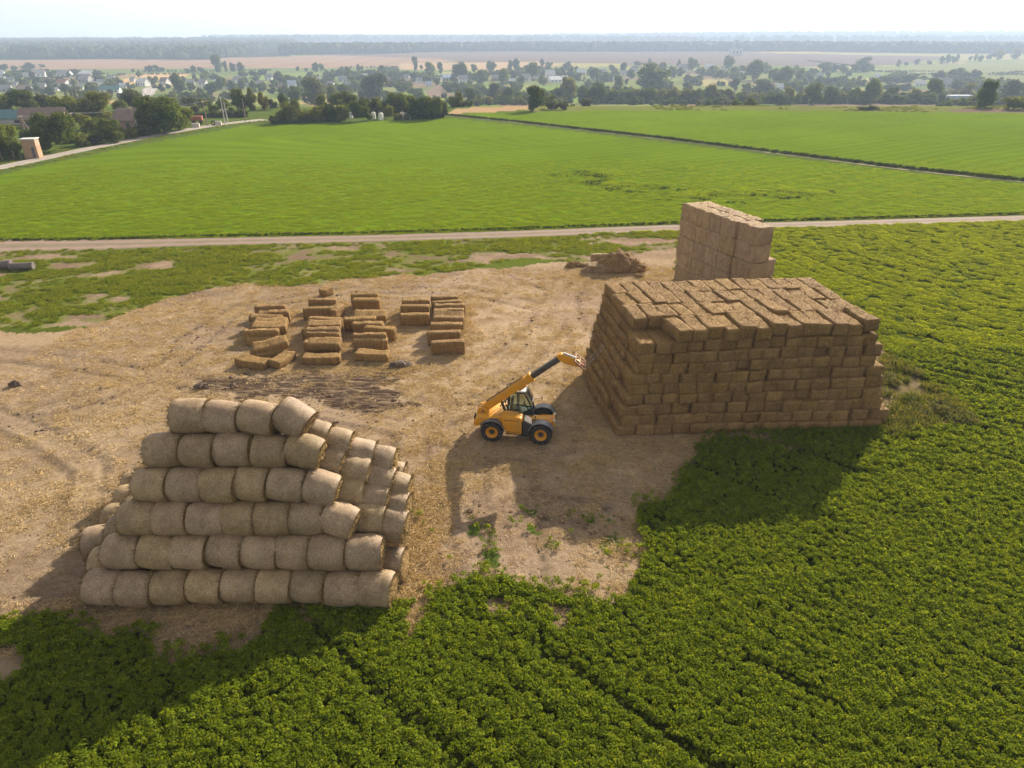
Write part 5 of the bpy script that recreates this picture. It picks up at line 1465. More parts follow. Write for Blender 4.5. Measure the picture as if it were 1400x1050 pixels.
WORDC = {'dark': "dark green", 'green': "green", 'olive': "olive green", 'grey': "grey green", 'yellow': "yellowing"}
WORDS = {'round': "round tree", 'tall': "tall tree", 'bush': "shrub", 'poplar': "slim poplar"}
def tree(px, py, hp, wp, kind, shape, zone):
    p = at(px, py); dz = depth(p); sc = dz / FOC
    h = hp * sc * 1.04; w = wp * sc * 1.06
    lod = 0 if hp > 26 and p.y < 330 else (1 if hp > 13 else 2)
    me = rt.choice(crown(kind, shape, lod))
    name = {'bush': "shrub", 'poplar': "poplar_tree"}.get(shape, "tree")
    e = link(name, None, None, (p.x, p.y, p.z - 0.02 * h), (0, 0, rt.uniform(0, 6.28)))
    s = rt.uniform(0.94, 1.06)
    c = link("crown", me, e, scale=(w * s, w / s, h))
    if shape != 'bush': link("trunk", rt.choice(TRK), e, scale=(h, h, h))
    TREES.append((zone, px, py, e, kind, shape))
    return e
ZN = {'road': "by the road on the left", 'edge': "along the far edge of the green field", 'clump': "in the clump with white tanks at the field corner"}
L_ = []
def tr(zone, *rows):
    for r in rows: L_.append((zone,) + r)
# near left, beside the village road
tr('road', (10, 217, 48, 44, 'green', 'bush'), (-25, 222, 60, 60, 'green', 'round'), (82, 207, 52, 62, 'dark', 'bush'), (62, 209, 17, 22, 'olive', 'bush'), (112, 200, 15, 24, 'olive', 'bush'),
   (132, 197, 13, 22, 'grey', 'bush'), (154, 195, 32, 40, 'dark', 'bush'), (128, 188, 26, 30, 'green', 'bush'), (180, 189, 13, 22, 'olive', 'bush'), (198, 186, 12, 22, 'grey', 'bush'),
   (226, 183, 50, 62, 'green', 'round'), (204, 182, 30, 30, 'dark', 'bush'), (248, 178, 30, 34, 'green', 'bush'), (118, 178, 22, 26, 'olive', 'bush'), (40, 196, 20, 26, 'dark', 'bush'))
tr('barns', (94, 163, 31, 42, 'green', 'round'), (137, 163, 36, 46, 'olive', 'round'), (167, 158, 20, 24, 'green', 'round'), (8, 154, 24, 28, 'green', 'round'), (34, 152, 28, 46, 'dark', 'round'),
   (66, 153, 24, 30, 'grey', 'round'), (182, 151, 28, 34, 'grey', 'round'), (212, 152, 20, 26, 'grey', 'round'), (112, 165, 26, 24, 'olive', 'round'), (-12, 150, 22, 30, 'dark', 'round'),
   (93, 139, 17, 5, 'green', 'poplar'), (100, 141, 18, 5, 'dark', 'poplar'), (106, 143, 20, 6, 'grey', 'poplar'), (112, 142, 18, 5, 'green', 'poplar'), (122, 136, 19, 8, 'dark', 'poplar'))
tr('crossing', (268, 160, 16, 20, 'grey', 'round'), (256, 166, 14, 16, 'dark', 'bush'), (293, 157, 13, 18, 'green', 'bush'), (316, 160, 13, 16, 'dark', 'bush'), (329, 160, 11, 14, 'dark', 'bush'),
   (326, 150, 28, 20, 'green', 'tall'), (345, 151, 30, 18, 'olive', 'tall'), (361, 150, 23, 16, 'yellow', 'tall'), (334, 152, 20, 16, 'dark', 'round'), (374, 150, 14, 14, 'grey', 'bush'), (404, 143, 24, 22, 'green', 'round'),
   (388, 146, 18, 18, 'dark', 'round'), (430, 144, 37, 38, 'grey', 'round'), (455, 142, 24, 22, 'green', 'round'), (440, 150, 20, 18, 'green', 'round'), (306, 152, 16, 16, 'green', 'round'), (278, 147, 12, 14, 'olive', 'bush'))
tr('clump', (400, 168, 29, 34, 'olive', 'bush'), (376, 169, 11, 18, 'olive', 'bush'), (388, 168, 17, 18, 'green', 'bush'), (418, 167, 14, 20, 'olive', 'bush'), (436, 167, 22, 22, 'olive', 'bush'), (452, 166, 24, 24, 'dark', 'bush'), (470, 166, 22, 20, 'green', 'bush'),
   (492, 166, 28, 30, 'dark', 'bush'), (478, 150, 24, 26, 'dark', 'round'), (462, 148, 20, 26, 'green', 'round'), (500, 150, 16, 20, 'dark', 'round'), (514, 158, 24, 22, 'olive', 'round'), (532, 162, 18, 16, 'olive', 'bush'), (546, 156, 28, 34, 'green', 'round'), (562, 155, 24, 24, 'olive', 'round'),
   (572, 163, 28, 26, 'dark', 'bush'), (592, 163, 30, 30, 'dark', 'bush'), (606, 161, 22, 18, 'dark', 'bush'), (544, 164, 9, 14, 'olive', 'bush'), (556, 164, 8, 12, 'green', 'bush'), (466, 167, 10, 14, 'olive', 'bush'), (505, 165, 10, 12, 'green', 'bush'))
tr('edge', (732, 152, 33, 28, 'dark', 'bush'), (754, 150, 11, 20, 'grey', 'bush'), (770, 150, 11, 18, 'grey', 'bush'), (618, 147, 14, 12, 'green', 'round'), (628, 146, 20, 16, 'olive', 'round'), (643, 144, 22, 16, 'dark', 'tall'), (655, 144, 14, 12, 'green', 'round'), (668, 144, 12, 14, 'yellow', 'bush'),
   (695, 142, 22, 20, 'dark', 'round'), (676, 140, 26, 20, 'grey', 'round'), (710, 143, 12, 14, 'green', 'bush'), (776, 141, 34, 24, 'olive', 'tall'), (763, 141, 20, 18, 'dark', 'round'), (796, 142, 24, 18, 'dark', 'round'), (818, 143, 29, 24, 'dark', 'round'), (806, 143, 22, 16, 'dark', 'bush'),
   (838, 142, 19, 18, 'olive', 'bush'), (852, 142, 17, 18, 'dark', 'bush'), (866, 142, 20, 20, 'olive', 'bush'), (882, 142, 22, 22, 'dark', 'bush'), (900, 142, 20, 22, 'olive', 'bush'), (918, 142, 22, 22, 'olive', 'bush'), (936, 142, 20, 20, 'olive', 'bush'), (950, 142, 20, 20, 'dark', 'bush'), (970, 142, 27, 22, 'olive', 'round'),
   (992, 142, 20, 20, 'dark', 'round'), (1014, 143, 14, 22, 'dark', 'bush'), (1032, 143, 14, 14, 'dark', 'bush'), (1060, 144, 16, 38, 'dark', 'bush'), (1078, 143, 24, 20, 'olive', 'round'), (1090, 143, 14, 14, 'dark', 'bush'), (1110, 144, 29, 26, 'dark', 'round'), (1135, 143, 24, 22, 'dark', 'round'), (1150, 143, 16, 16, 'olive', 'bush'),
   (1167, 142, 22, 18, 'dark', 'round'), (1190, 143, 33, 24, 'green', 'round'), (1178, 143, 18, 16, 'dark', 'bush'), (1215, 141, 22, 20, 'dark', 'bush'), (1226, 143, 14, 24, 'dark', 'bush'), (1250, 142, 20, 24, 'olive', 'round'), (1273, 141, 31, 26, 'dark', 'tall'), (1266, 143, 9, 18, 'dark', 'bush'), (1288, 141, 14, 14, 'olive', 'bush'),
   (1300, 131, 9, 10, 'yellow', 'bush'), (1319, 136, 22, 26, 'olive', 'round'), (1345, 146, 36, 28, 'dark', 'round'), (1333, 145, 10, 24, 'olive', 'bush'), (1357, 144, 14, 14, 'dark', 'bush'), (1378, 141, 30, 32, 'grey', 'round'), (1388, 150, 17, 36, 'green', 'bush'), (1410, 148, 20, 30, 'olive', 'bush'), (1185, 150, 6, 38, 'olive', 'bush'), (1402, 138, 24, 28, 'grey', 'round'))
# the village in the valley
tr('village', (246, 129, 28, 22, 'dark', 'round'), (262, 126, 13, 14, 'dark', 'round'), (274, 130, 10, 12, 'green', 'round'), (290, 129, 16, 18, 'dark', 'round'), (304, 123, 17, 16, 'green', 'round'), (318, 124, 13, 16, 'dark', 'round'), (331, 122, 14, 14, 'green', 'round'), (346, 123, 13, 14, 'dark', 'round'), (360, 125, 12, 14, 'green', 'round'), (372, 128, 12, 14, 'grey', 'round'),
   (381, 114, 16, 16, 'dark', 'round'), (395, 113, 10, 10, 'green', 'round'), (410, 113, 9, 10, 'grey', 'round'), (513, 136, 35, 42, 'grey', 'round'), (472, 136, 20, 26, 'green', 'round'), (550, 126, 14, 34, 'dark', 'bush'), (476, 108, 16, 12, 'dark', 'round'), (490, 108, 7, 8, 'dark', 'round'), (522, 102, 12, 14, 'dark', 'round'), (536, 108, 12, 14, 'green', 'round'),
   (568, 96, 18, 9, 'dark', 'tall'), (576, 95, 6, 6, 'dark', 'round'), (588, 103, 17, 18, 'green', 'round'), (602, 101, 15, 9, 'dark', 'tall'), (567, 110, 12, 14, 'grey', 'round'), (585, 113, 10, 14, 'green', 'round'), (598, 117, 11, 12, 'dark', 'round'), (630, 111, 25, 22, 'dark', 'round'), (648, 100, 12, 12, 'dark', 'round'), (622, 96, 8, 10, 'dark', 'round'),
   (660, 116, 20, 24, 'dark', 'round'), (672, 99, 15, 15, 'dark', 'round'), (688, 116, 21, 18, 'green', 'round'), (698, 97, 14, 10, 'dark', 'round'), (706, 96, 15, 11, 'dark', 'round'), (728, 109, 22, 20, 'green', 'round'), (741, 91, 10, 8, 'dark', 'round'), (750, 92, 7, 13, 'dark', 'bush'), (702, 108, 12, 12, 'grey', 'round'), (712, 116, 12, 14, 'green', 'round'),
   (742, 116, 12, 16, 'green', 'round'), (768, 104, 12, 12, 'dark', 'round'), (780, 106, 14, 12, 'green', 'round'), (790, 112, 12, 14, 'dark', 'round'), (812, 110, 16, 18, 'green', 'round'), (828, 112, 13, 14, 'dark', 'round'), (804, 122, 12, 16, 'grey', 'round'), (845, 124, 20, 16, 'green', 'round'), (852, 100, 14, 12, 'dark', 'round'), (842, 106, 12, 12, 'green', 'round'),
   (892, 126, 37, 46, 'dark', 'round'), (862, 108, 12, 14, 'dark', 'round'), (872, 90, 6, 16, 'dark', 'bush'), (888, 86, 6, 6, 'dark', 'round'), (905, 100, 14, 14, 'green', 'round'), (918, 108, 17, 13, 'grey', 'round'), (928, 92, 10, 8, 'dark', 'round'), (946, 98, 18, 18, 'dark', 'tall'), (958, 104, 12, 16, 'green', 'round'), (975, 102, 12, 16, 'dark', 'round'),
   (984, 108, 12, 16, 'dark', 'round'), (996, 96, 19, 16, 'dark', 'round'), (1003, 106, 14, 14, 'green', 'round'), (1014, 100, 10, 12, 'dark', 'round'), (1030, 110, 27, 28, 'dark', 'round'), (1046, 100, 14, 16, 'green', 'round'), (1058, 112, 18, 20, 'dark', 'round'), (1070, 116, 24, 30, 'dark', 'round'), (1092, 112, 18, 16, 'green', 'round'), (1100, 117, 10, 12, 'grey', 'round'),
   (1042, 130, 21, 36, 'grey', 'round'), (1004, 124, 16, 14, 'dark', 'round'), (1020, 126, 12, 14, 'green', 'round'), (940, 124, 12, 20, 'grey', 'round'), (940, 112, 10, 16, 'dark', 'round'), (956, 112, 9, 12, 'dark', 'round'), (912, 124, 14, 20, 'grey', 'round'), (1112, 104, 10, 14, 'green', 'round'), (1126, 100, 14, 20, 'dark', 'round'), (1140, 98, 10, 14, 'grey', 'round'),
   (1152, 100, 12, 14, 'green', 'round'), (1180, 98, 19, 24, 'dark', 'round'), (1168, 99, 12, 12, 'green', 'round'), (1192, 97, 8, 8, 'dark', 'round'), (1240, 112, 11, 34, 'dark', 'bush'), (1215, 109, 8, 10, 'dark', 'round'), (1262, 110, 7, 12, 'green', 'bush'), (1282, 113, 15, 24, 'grey', 'round'), (1306, 111, 17, 24, 'dark', 'round'), (1318, 112, 14, 16, 'dark', 'round'), (1332, 112, 16, 16, 'dark', 'round'),
   (1160, 122, 10, 20, 'green', 'round'), (1180, 118, 9, 10, 'dark', 'round'), (1216, 122, 10, 24, 'grey', 'round'), (1238, 124, 10, 24, 'grey', 'round'), (1150, 118, 8, 12, 'dark', 'round'), (1306, 126, 16, 18, 'grey', 'round'), (1326, 122, 12, 14, 'grey', 'round'), (1366, 118, 12, 14, 'grey', 'round'))
tr('slope', (298, 99, 23, 16, 'dark', 'tall'), (309, 98, 14, 8, 'dark', 'tall'), (319, 98, 12, 9, 'grey', 'round'), (329, 98, 12, 12, 'dark', 'round'), (257, 100, 6, 10, 'dark', 'bush'), (265, 99, 9, 10, 'dark', 'round'), (275, 99, 7, 10, 'dark', 'bush'), (432, 98, 12, 12, 'dark', 'round'), (440, 98, 11, 8, 'dark', 'round'), (407, 97, 6, 7, 'dark', 'bush'), (419, 98, 5, 6, 'dark', 'bush'), (446, 104, 9, 10, 'grey', 'round'),
   (205, 99, 9, 12, 'dark', 'bush'), (215, 99, 10, 12, 'dark', 'round'), (222, 98, 6, 8, 'dark', 'bush'), (182, 99, 5, 6, 'dark', 'bush'), (490, 97, 9, 7, 'dark', 'round'), (495, 97, 7, 6, 'dark', 'round'), (42, 96, 10, 15, 'dark', 'round'), (34, 96, 6, 10, 'dark', 'bush'), (6, 97, 9, 15, 'dark', 'bush'), (20, 97, 7, 12, 'green', 'bush'), (58, 92, 4, 10, 'dark', 'bush'),
   (1228, 91, 9, 8, 'yellow', 'round'), (1238, 90, 5, 7, 'dark', 'round'), (1253, 89, 8, 9, 'dark', 'round'), (1270, 88, 5, 8, 'dark', 'bush'), (1287, 87, 10, 8, 'dark', 'round'), (1295, 86, 11, 8, 'dark', 'round'), (1303, 86, 9, 8, 'dark', 'tall'), (1308, 85, 11, 7, 'dark', 'tall'), (1326, 83, 6, 7, 'dark', 'round'), (1333, 83, 9, 7, 'yellow', 'tall'), (1340, 84, 8, 8, 'dark', 'round'), (1352, 82, 8, 9, 'dark', 'round'), (1364, 82, 14, 18, 'yellow', 'round'), (1388, 80, 14, 16, 'olive', 'round'), (1404, 79, 12, 12, 'grey', 'round'))
# garden trees between the houses
spots = [(6, 116), (24, 112), (44, 108), (63, 118), (52, 126), (70, 108), (96, 106), (108, 112), (134, 106), (18, 131), (42, 129), (64, 128), (90, 126), (128, 122), (102, 120), (150, 120), (160, 112), (178, 121), (190, 106), (206, 117), (214, 112), (236, 114), (152, 130), (232, 122), (222, 126),
         (252, 112), (268, 112), (284, 108), (336, 114), (350, 112), (424, 110), (444, 118), (462, 104), (458, 124), (484, 118), (498, 112), (532, 116), (562, 120), (580, 106), (608, 122), (618, 112), (640, 120), (648, 110), (676, 110), (718, 100), (736, 102), (776, 96), (790, 100), (806, 102), (820, 104), (836, 98), (858, 116), (866, 100), (822, 122), (770, 124), (786, 124), (1010, 112), (930, 104), (896, 94), (1086, 100), (1160, 104), (1108, 112), (1130, 106)]
for px, py in spots:
    hp = rt.uniform(7, 12); L_.append(('village', px + rt.uniform(-2, 2), py, hp, hp * rt.uniform(0.9, 1.5), rt.choice(('dark', 'green', 'dark', 'grey')), 'round'))
for zone, px, py, hp, wp, kd, sh in L_: tree(px, py, hp, wp, kd, sh, zone)
ZL = {'road': ("beside the pale road on the left", "trees beside the left road"), 'barns': ("around the barns at the far left", "trees around the barns"), 'crossing': ("beyond the road bend at upper left", "trees beyond the road bend"),
      'clump': ("in the clump at field corner", "trees of the field corner clump"), 'edge': ("along the right field's far edge", "trees along the far field edge"),
      'village': ("among the valley houses", "trees among the valley houses"), 'slope': ("dotted on the far slope", "trees dotted on the far slope")}
from collections import defaultdict
cnt = defaultdict(list)
for tz in TREES: cnt[(tz[0], tz[4], tz[5])].append(tz)
for (zone, kd, sh), ls in cnt.items():
    ls.sort(key=lambda q: q[1])
    for i, (z_, px, py, e, _, _) in enumerate(ls):
        where, grp = ZL[zone]
        lab = "%s %s %s" % (WORDC[kd], WORDS[sh], where)
        if len(ls) > 1: lab = "%s from left of the %s %ss %s" % (ordw(i + 1), WORDC[kd], WORDS[sh], where)
        tag(e, lab, "shrub" if sh == 'bush' else "tree", grp)

HOUSES = [(2, 107, 8, 10, 'white', 'pale'), (36, 106, 9, 6, 'white', 'grey'), (52, 105, 15, 9, 'white', 'grey'), (87, 105, 16, 8, 'white', 'grey'), (119, 104, 20, 7, 'white', 'pale'), (6, 126, 16, 9, 'grey', 'grey'), (33, 126, 16, 9, 'grey', 'brown'), (57, 121, 10, 7, 'grey', 'grey'), (86, 117, 15, 8, 'white', 'red'),
          (117, 114, 15, 11, 'grey', 'grey'), (126, 117, 12, 5, 'white', 'pale'), (138, 116, 10, 7, 'white', 'grey'), (77, 124, 6, 4, 'white', 'pale'), (92, 122, 10, 6, 'grey', 'grey'), (196, 118, 13, 10, 'white', 'pale'), (225, 116, 11, 9, 'white', 'brown'), (261, 116, 9, 7, 'grey', 'grey'), (278, 119, 11, 10, 'white', 'grey'), (325, 113, 11, 8, 'white', 'grey'),
          (368, 110, 10, 8, 'white', 'grey'), (356, 119, 10, 8, 'grey', 'grey'), (399, 121, 11, 10, 'white', 'blue'), (312, 122, 9, 7, 'white', 'grey'), (468, 112, 11, 7, 'white', 'grey'), (474, 119, 9, 7, 'grey', 'grey'), (573, 114, 8, 7, 'white', 'grey'), (586, 118, 9, 6, 'white', 'blue'), (610, 110, 13, 8, 'grey', 'blue'), (633, 113, 12, 9, 'white', 'grey'),
          (642, 117, 8, 7, 'white', 'grey'), (618, 144, 8, 11, 'grey', 'grey'), (655, 142, 9, 9, 'grey', 'grey'), (680, 111, 13, 8, 'brown', 'grey'), (719, 111, 12, 9, 'grey', 'grey'), (752, 107, 12, 10, 'white', 'pale'), (758, 113, 17, 8, 'white', 'pale'), (795, 103, 12, 8, 'grey', 'pale'), (825, 101, 8, 6, 'white', 'grey'), (853, 104, 9, 7, 'white', 'grey'),
          (868, 101, 9, 8, 'white', 'grey'), (935, 98, 14, 9, 'white', 'grey'), (970, 95, 11, 7, 'white', 'pale'), (1066, 123, 9, 8, 'white', 'pale'), (1015, 103, 6, 5, 'white', 'pale'), (1143, 94, 9, 6, 'grey', 'grey'), (1259, 118, 13, 7, 'white', 'pale'), (1291, 121, 17, 13, 'grey', 'grey'), (22, 118, 8, 6, 'white', 'grey'), (101, 116, 9, 7, 'brown', 'brown'), (14, 112, 9, 6, 'white', 'grey'), (66, 114, 9, 6, 'white', 'red'), (108, 122, 9, 6, 'white', 'grey'), (168, 120, 9, 6, 'white', 'pale'), (182, 112, 8, 6, 'white', 'grey'), (238, 108, 8, 6, 'white', 'red'), (298, 116, 9, 7, 'white', 'pale'), (340, 120, 9, 6, 'white', 'grey'), (384, 122, 9, 6, 'grey', 'brown'),
          (420, 116, 9, 6, 'white', 'grey'), (436, 110, 8, 5, 'white', 'pale'), (452, 118, 9, 6, 'white', 'grey'), (498, 106, 8, 5, 'white', 'pale'), (528, 112, 9, 6, 'grey', 'grey'), (556, 108, 8, 6, 'white', 'grey'), (600, 112, 8, 6, 'white', 'pale'), (622, 104, 8, 5, 'white', 'grey'), (655, 108, 8, 6, 'white', 'brown'), (700, 114, 9, 6, 'white', 'pale'), (734, 108, 8, 6, 'white', 'grey'),
          (772, 110, 9, 6, 'white', 'pale'), (810, 108, 8, 6, 'white', 'grey'), (842, 112, 8, 6, 'white', 'pale'), (880, 108, 8, 5, 'white', 'grey'), (955, 100, 8, 6, 'white', 'pale'), (990, 100, 8, 6, 'white', 'grey'), (1040, 98, 8, 5, 'white', 'pale'), (1120, 106, 9, 6, 'grey', 'grey'), (1200, 106, 8, 5, 'white', 'pale'), (152, 110, 9, 6, 'white', 'grey')]
HPIX = [(r[0], r[1]) for r in HOUSES]
HOUSE_AT = [tuple(at(a, b).xy) for a, b in HPIX]
# garden hedges and thickets between the houses: nobody could count them
def thicket():
    x, y = sample(-640, 900, 285, 1050, 0.0085)
    u = x / y
    n = fbm(x / 55.0, y / 90.0, 301, 3); n2 = fbm(x / 200.0, y / 240.0, 302, 2)
    k = (np.abs(u) < 0.86) & (n + 0.25 * (n2 - 0.5) > 0.585 + 0.05 * sstep(750, 1000, y) - 0.05 * sstep(0.05, -0.1, u))
    for poly, c, st in FARF: k &= ~inpoly(x, y, poly)
    for hx_, hy_ in HOUSE_AT: k &= ~((np.abs(x - hx_ * y / hy_) < 9) & (y > hy_ - 75) & (y < hy_ + 6))
    return x[k], y[k]
x, y = thicket(); s = rng.uniform(2.2, 7.5, len(x)) * np.clip(y / 600.0, 0.75, 1.25)
# hedge lines dividing the plots
hx, hy = [], []
for i in range(46):
    x0 = rt.uniform(-560, 760); y0 = rt.uniform(420, 1250); a = rt.choice((0.08, 0.15, 1.45, 1.6)) + rt.uniform(-.1, .1); ln = rt.uniform(60, 240)
    q = np.arange(0, ln, 4.0); hx.append(x0 + q * math.cos(a) + rng.normal(size=len(q)) * .8); hy.append(y0 + q * math.sin(a) + rng.normal(size=len(q)) * .8)
hx, hy = np.concatenate(hx), np.concatenate(hy)
x = np.concatenate([x, hx]); y = np.concatenate([y, hy]); s = np.concatenate([s, rng.uniform(1.5, 3.2, len(hx))])
# undergrowth joining the tree belts
bx, by, bs = [], [], []
def belt(px0, px1, pya, pyb, n, h0, h1):
    for i in range(n):
        f = rt.random(); p = at(px0 + (px1 - px0) * f, pya + (pyb - pya) * f + rt.uniform(-1.2, 0.6)); s_ = rt.uniform(h0, h1) * depth(p) / FOC
        bx.append(p.x); by.append(p.y); bs.append(s_)
belt(690, 830, 141.5, 141.5, 40, 8, 17); belt(826, 985, 141.5, 141.5, 70, 12, 20); belt(985, 1300, 142, 142, 110, 7, 17); belt(1300, 1420, 143, 147, 26, 6, 14)
belt(382, 470, 167, 165, 30, 8, 18); belt(470, 575, 160, 155, 34, 10, 20); belt(560, 612, 162, 160, 12, 10, 22); belt(92, 215, 196, 182, 40, 8, 15); belt(-20, 20, 214, 210, 8, 16, 30); belt(255, 340, 160, 160, 26, 6, 12); belt(615, 690, 146, 143, 20, 6, 12)
x = np.concatenate([x, bx]); y = np.concatenate([y, by]); s = np.concatenate([s, bs])
def thick_mesh(i):
    me = crown_mesh("thicket_crown", ('dark', 'green', 'dark', 'grey', 'green')[i], 'bush', 300, 0.075, 900 + i); 
    V = np.empty(len(me.vertices) * 3, np.float32); me.vertices.foreach_get("co", V); V = V.reshape(-1, 3); V[:, :2] *= 1.45; me.vertices.foreach_set("co", V.ravel()); me.update(); return me
scatter("garden_thicket", np.stack([x, y, zt(x, y) - .3], 1), s, rng.uniform(0, 6.28, len(x)), [thick_mesh(i) for i in range(5)], "dark garden thickets and hedges filling the village valley", "thicket")

# ------------------------------------------------------------------ far woods: one mass
def blob_mesh(name, seed, mat):
    bm = bmesh.new(); bmesh.ops.create_icosphere(bm, subdivisions=2, radius=0.5)
    so = Vector((seed * 3.3, seed, 0))
    for v in bm.verts:
        p = v.co.copy(); k = 1 + 0.45 * mnoise.noise(p * 3 + so) + 0.3 * mnoise.noise(p * 7 + so)
        v.co = Vector((p.x * k, p.y * k, max(-0.3, p.z * k * 1.25) + 0.45))
    me = bpy.data.meshes.new(name); bm.to_mesh(me); bm.free(); me.materials.append(mat); return me
t = NT("far_wood_leaf"); oi = t.n("ShaderNodeObjectInfo")
c = t.mix(oi.outputs["Random"], (0.038, 0.060, 0.022, 1), (0.072, 0.088, 0.034, 1))
M_FAR = t.done(t.bsdf(c, 0.9, spec=0.1))
pts, scl = [], []
def wood(n, d0, d1, u0, u1, size, f=None):
    d = np.sqrt(rng.uniform(d0 ** 2, d1 ** 2, n)); u = rng.uniform(u0, u1, n); x = d * u; y = d
    k = np.ones(n, bool) if f is None else f(x, y, u)
    x, y = x[k], y[k]; pts.append(np.stack([x, y, zt(x, y) - 1.0], 1)); scl.append(rng.uniform(0.75, 1.3, len(x)) * size)
nb = lambda x, y: fbm(x / 260.0, y / 260.0, 201, 3)
wood(15000, 1530, 3400, -0.86, -0.27, 17, lambda x, y, u: (y > 1530 + 900 * sstep(-0.42, -0.24, u) + 160 * (nb(x, y) - 0.5)) & (u < -0.29 + 0.06 * (nb(x, y) - .5)))
wood(3600, 1800, 2250, -0.30, 0.02, 17, lambda x, y, u: (y > 1830 + 420 * sstep(-0.28, 0.02, u) * 0.6 + 120 * (nb(x, y) - .5)) & (y < 2050 + 200 * sstep(-.2, 0, u)))
wood(9000, 1850, 2300, -0.04, 0.90, 18, lambda x, y, u: (y > 2080 - 190 * sstep(0.2, 0.7, u) + 60 * (nb(x, y) - .5)) & (y < 2260 - 100 * sstep(.3, .7, u)))
wood(9000, 3300, 5600, -0.40, 0.90, 22, lambda x, y, u: nb(x * 0.4, y * 0.4) > 0.42)
pts = np.concatenate(pts); scl = np.concatenate(scl)
scatter("far_woodland", pts, scl, rng.uniform(0, 6.28, len(pts)), [blob_mesh("wood_crown", s, M_FAR) for s in range(5)], "bluish far woods covering the hills along the horizon", "woodland")

# ------------------------------------------------------------------ houses and sheds
def pm(name, col, rough=0.8): return mat_plain(name, col, rough, 0, 0.12, 0.6)
MW = {'white': pm("wall_white", (0.70, 0.69, 0.66)), 'grey': pm("wall_grey", (0.38, 0.36, 0.34)), 'brown': pm("wall_brown", (0.26, 0.17, 0.12)), 'blue': pm("wall_blue", (0.34, 0.44, 0.58)), 'brick': pm("wall_brick", (0.36, 0.21, 0.13))}
MR = {'grey': pm("roof_grey", (0.27, 0.26, 0.26)), 'pale': pm("roof_pale", (0.55, 0.55, 0.55)), 'red': pm("roof_red", (0.34, 0.13, 0.085)), 'teal': pm("roof_teal", (0.10, 0.20, 0.21)), 'brown': pm("roof_brown", (0.21, 0.15, 0.125)), 'blue': pm("roof_blue", (0.36, 0.43, 0.52))}
M_WIN = mat_plain("window_glass", (0.05, 0.055, 0.065), 0.2, 0, 0.2, 2, 0.6)
HN = defaultdict(list)
def house(px, py, wp, hp, wall, roof, yaw=None, name="house", flat=False, depth_k=0.8, label=None, cat="house"):
    p = at(px, py); sc = depth(p) / FOC; w = wp * sc; h = hp * sc * 1.05; d = max(4.0, w * depth_k)
    yaw = rt.uniform(-0.5, 0.5) if yaw is None else yaw
    e = link(name, None, None, (p.x, p.y + d * 0.3, p.z - 0.3), (0, 0, yaw))
    hw = h * (0.52 if not flat else 0.86)
    m = MB().box((0, 0, hw / 2), (w, d, hw)); 
    if not flat:
        m.prism([(-d / 2, hw + 0.002), (d / 2, hw + 0.002), (0, h)], -w / 2, w / 2)
        # gable prism runs along x: rotate the last 6 verts
        vs = list(m.bm.verts)[-6:]
        for v in vs: v.co = Vector((v.co.y, v.co.x, v.co.z))
        bmesh.ops.recalc_face_normals(m.bm, faces=m.bm.faces)
    m.build("wall", MW[wall], e)
    m = MB(); o = 0.06 * w
    if flat: m.box((0, 0, hw + h * 0.06), (w * 1.06, d * 1.06, h * 0.12))
    else:
        sl = math.atan2(h - hw, d / 2); ln = math.hypot(h - hw, d / 2) * 1.16
        for s in (-1, 1):
            m.box((0, s * d / 4 * 1.12, (h + hw) / 2 - 0.06 * (h - hw) + 0.12), (w * 1.08, ln, 0.16), Matrix.Rotation(-s * sl, 3, 'X'))
    rf = m.build("roof", MR[roof], e)
    if not flat and wp >= 7 and cat == "house": MB().box((w * 0.18, d * 0.1, h * 0.98), (w * 0.07, w * 0.07, h * 0.22)).build("chimney", MW['brick'], rf)
    if wp >= 7:
        nw = 3 if wp > 11 else 2
        for k in range(nw): MB().box((-w / 2 + w * (k + 0.5) / nw, -d / 2 - 0.03, hw * 0.55), (w * 0.12, 0.08, hw * 0.38)).build("window", M_WIN, e)
    if label: tag(e, label, cat)
    else: HN[(wall, roof)].append((px, e))
    return e
for r in HOUSES: house(*r)
wl = {'white': "white walled", 'grey': "grey walled", 'brown': "brown walled"}; rl = {'pale': "pale", 'grey': "grey", 'brown': "brown", 'red': "red", 'blue': "bluish"}
for (a, b), ls in HN.items():
    ls.sort(key=lambda q: q[0])
    for i, (px, e) in enumerate(ls): tag(e, "%s village house with %s gable roof" % (wl[a], rl[b]) + (", %s such from left" % ordw(i + 1) if len(ls) > 1 else ""), "house", "village houses in the valley")
house(150, 127, 26, 9, 'white', 'teal', 0.1, "shed", False, 0.4, "long white and teal shed beside the left village houses", "shed")
house(30, 170, 100, 18, 'grey', 'teal', 0.05, "barn", False, 0.25, "long barn with a teal roof at the left edge", "barn")
house(58, 174, 52, 24, 'brown', 'brown', 0.30, "barn", False, 0.55, "brown roofed barn with a white ridge before the teal barn", "barn")
house(182, 177, 46, 26, 'brown', 'brown', -0.25, "barn", False, 0.6, "brown roofed barn beside the tilted pole on the left", "barn")
house(1310, 144, 30, 13, 'blue', 'blue', 0.06, "shed", True, 0.35, "low pale blue shed under trees at the far right field edge", "shed")
house(1007, 76, 14, 8.5, 'grey', 'grey', 0.0, "straw_stack", True, 0.6, "grey boxy stack standing alone in the far ploughed field", "stack")
house(1166, 142, 13, 5, 'grey', 'pale', 0.0, "shed", False, 0.4, "low grey lean-to roof among shrubs at the field's far edge", "shed")
house(304, 160, 18, 9, 'grey', 'grey', 0.1, "house", False, 0.7, "grey house half hidden by shrubs beyond the road bend", "house")
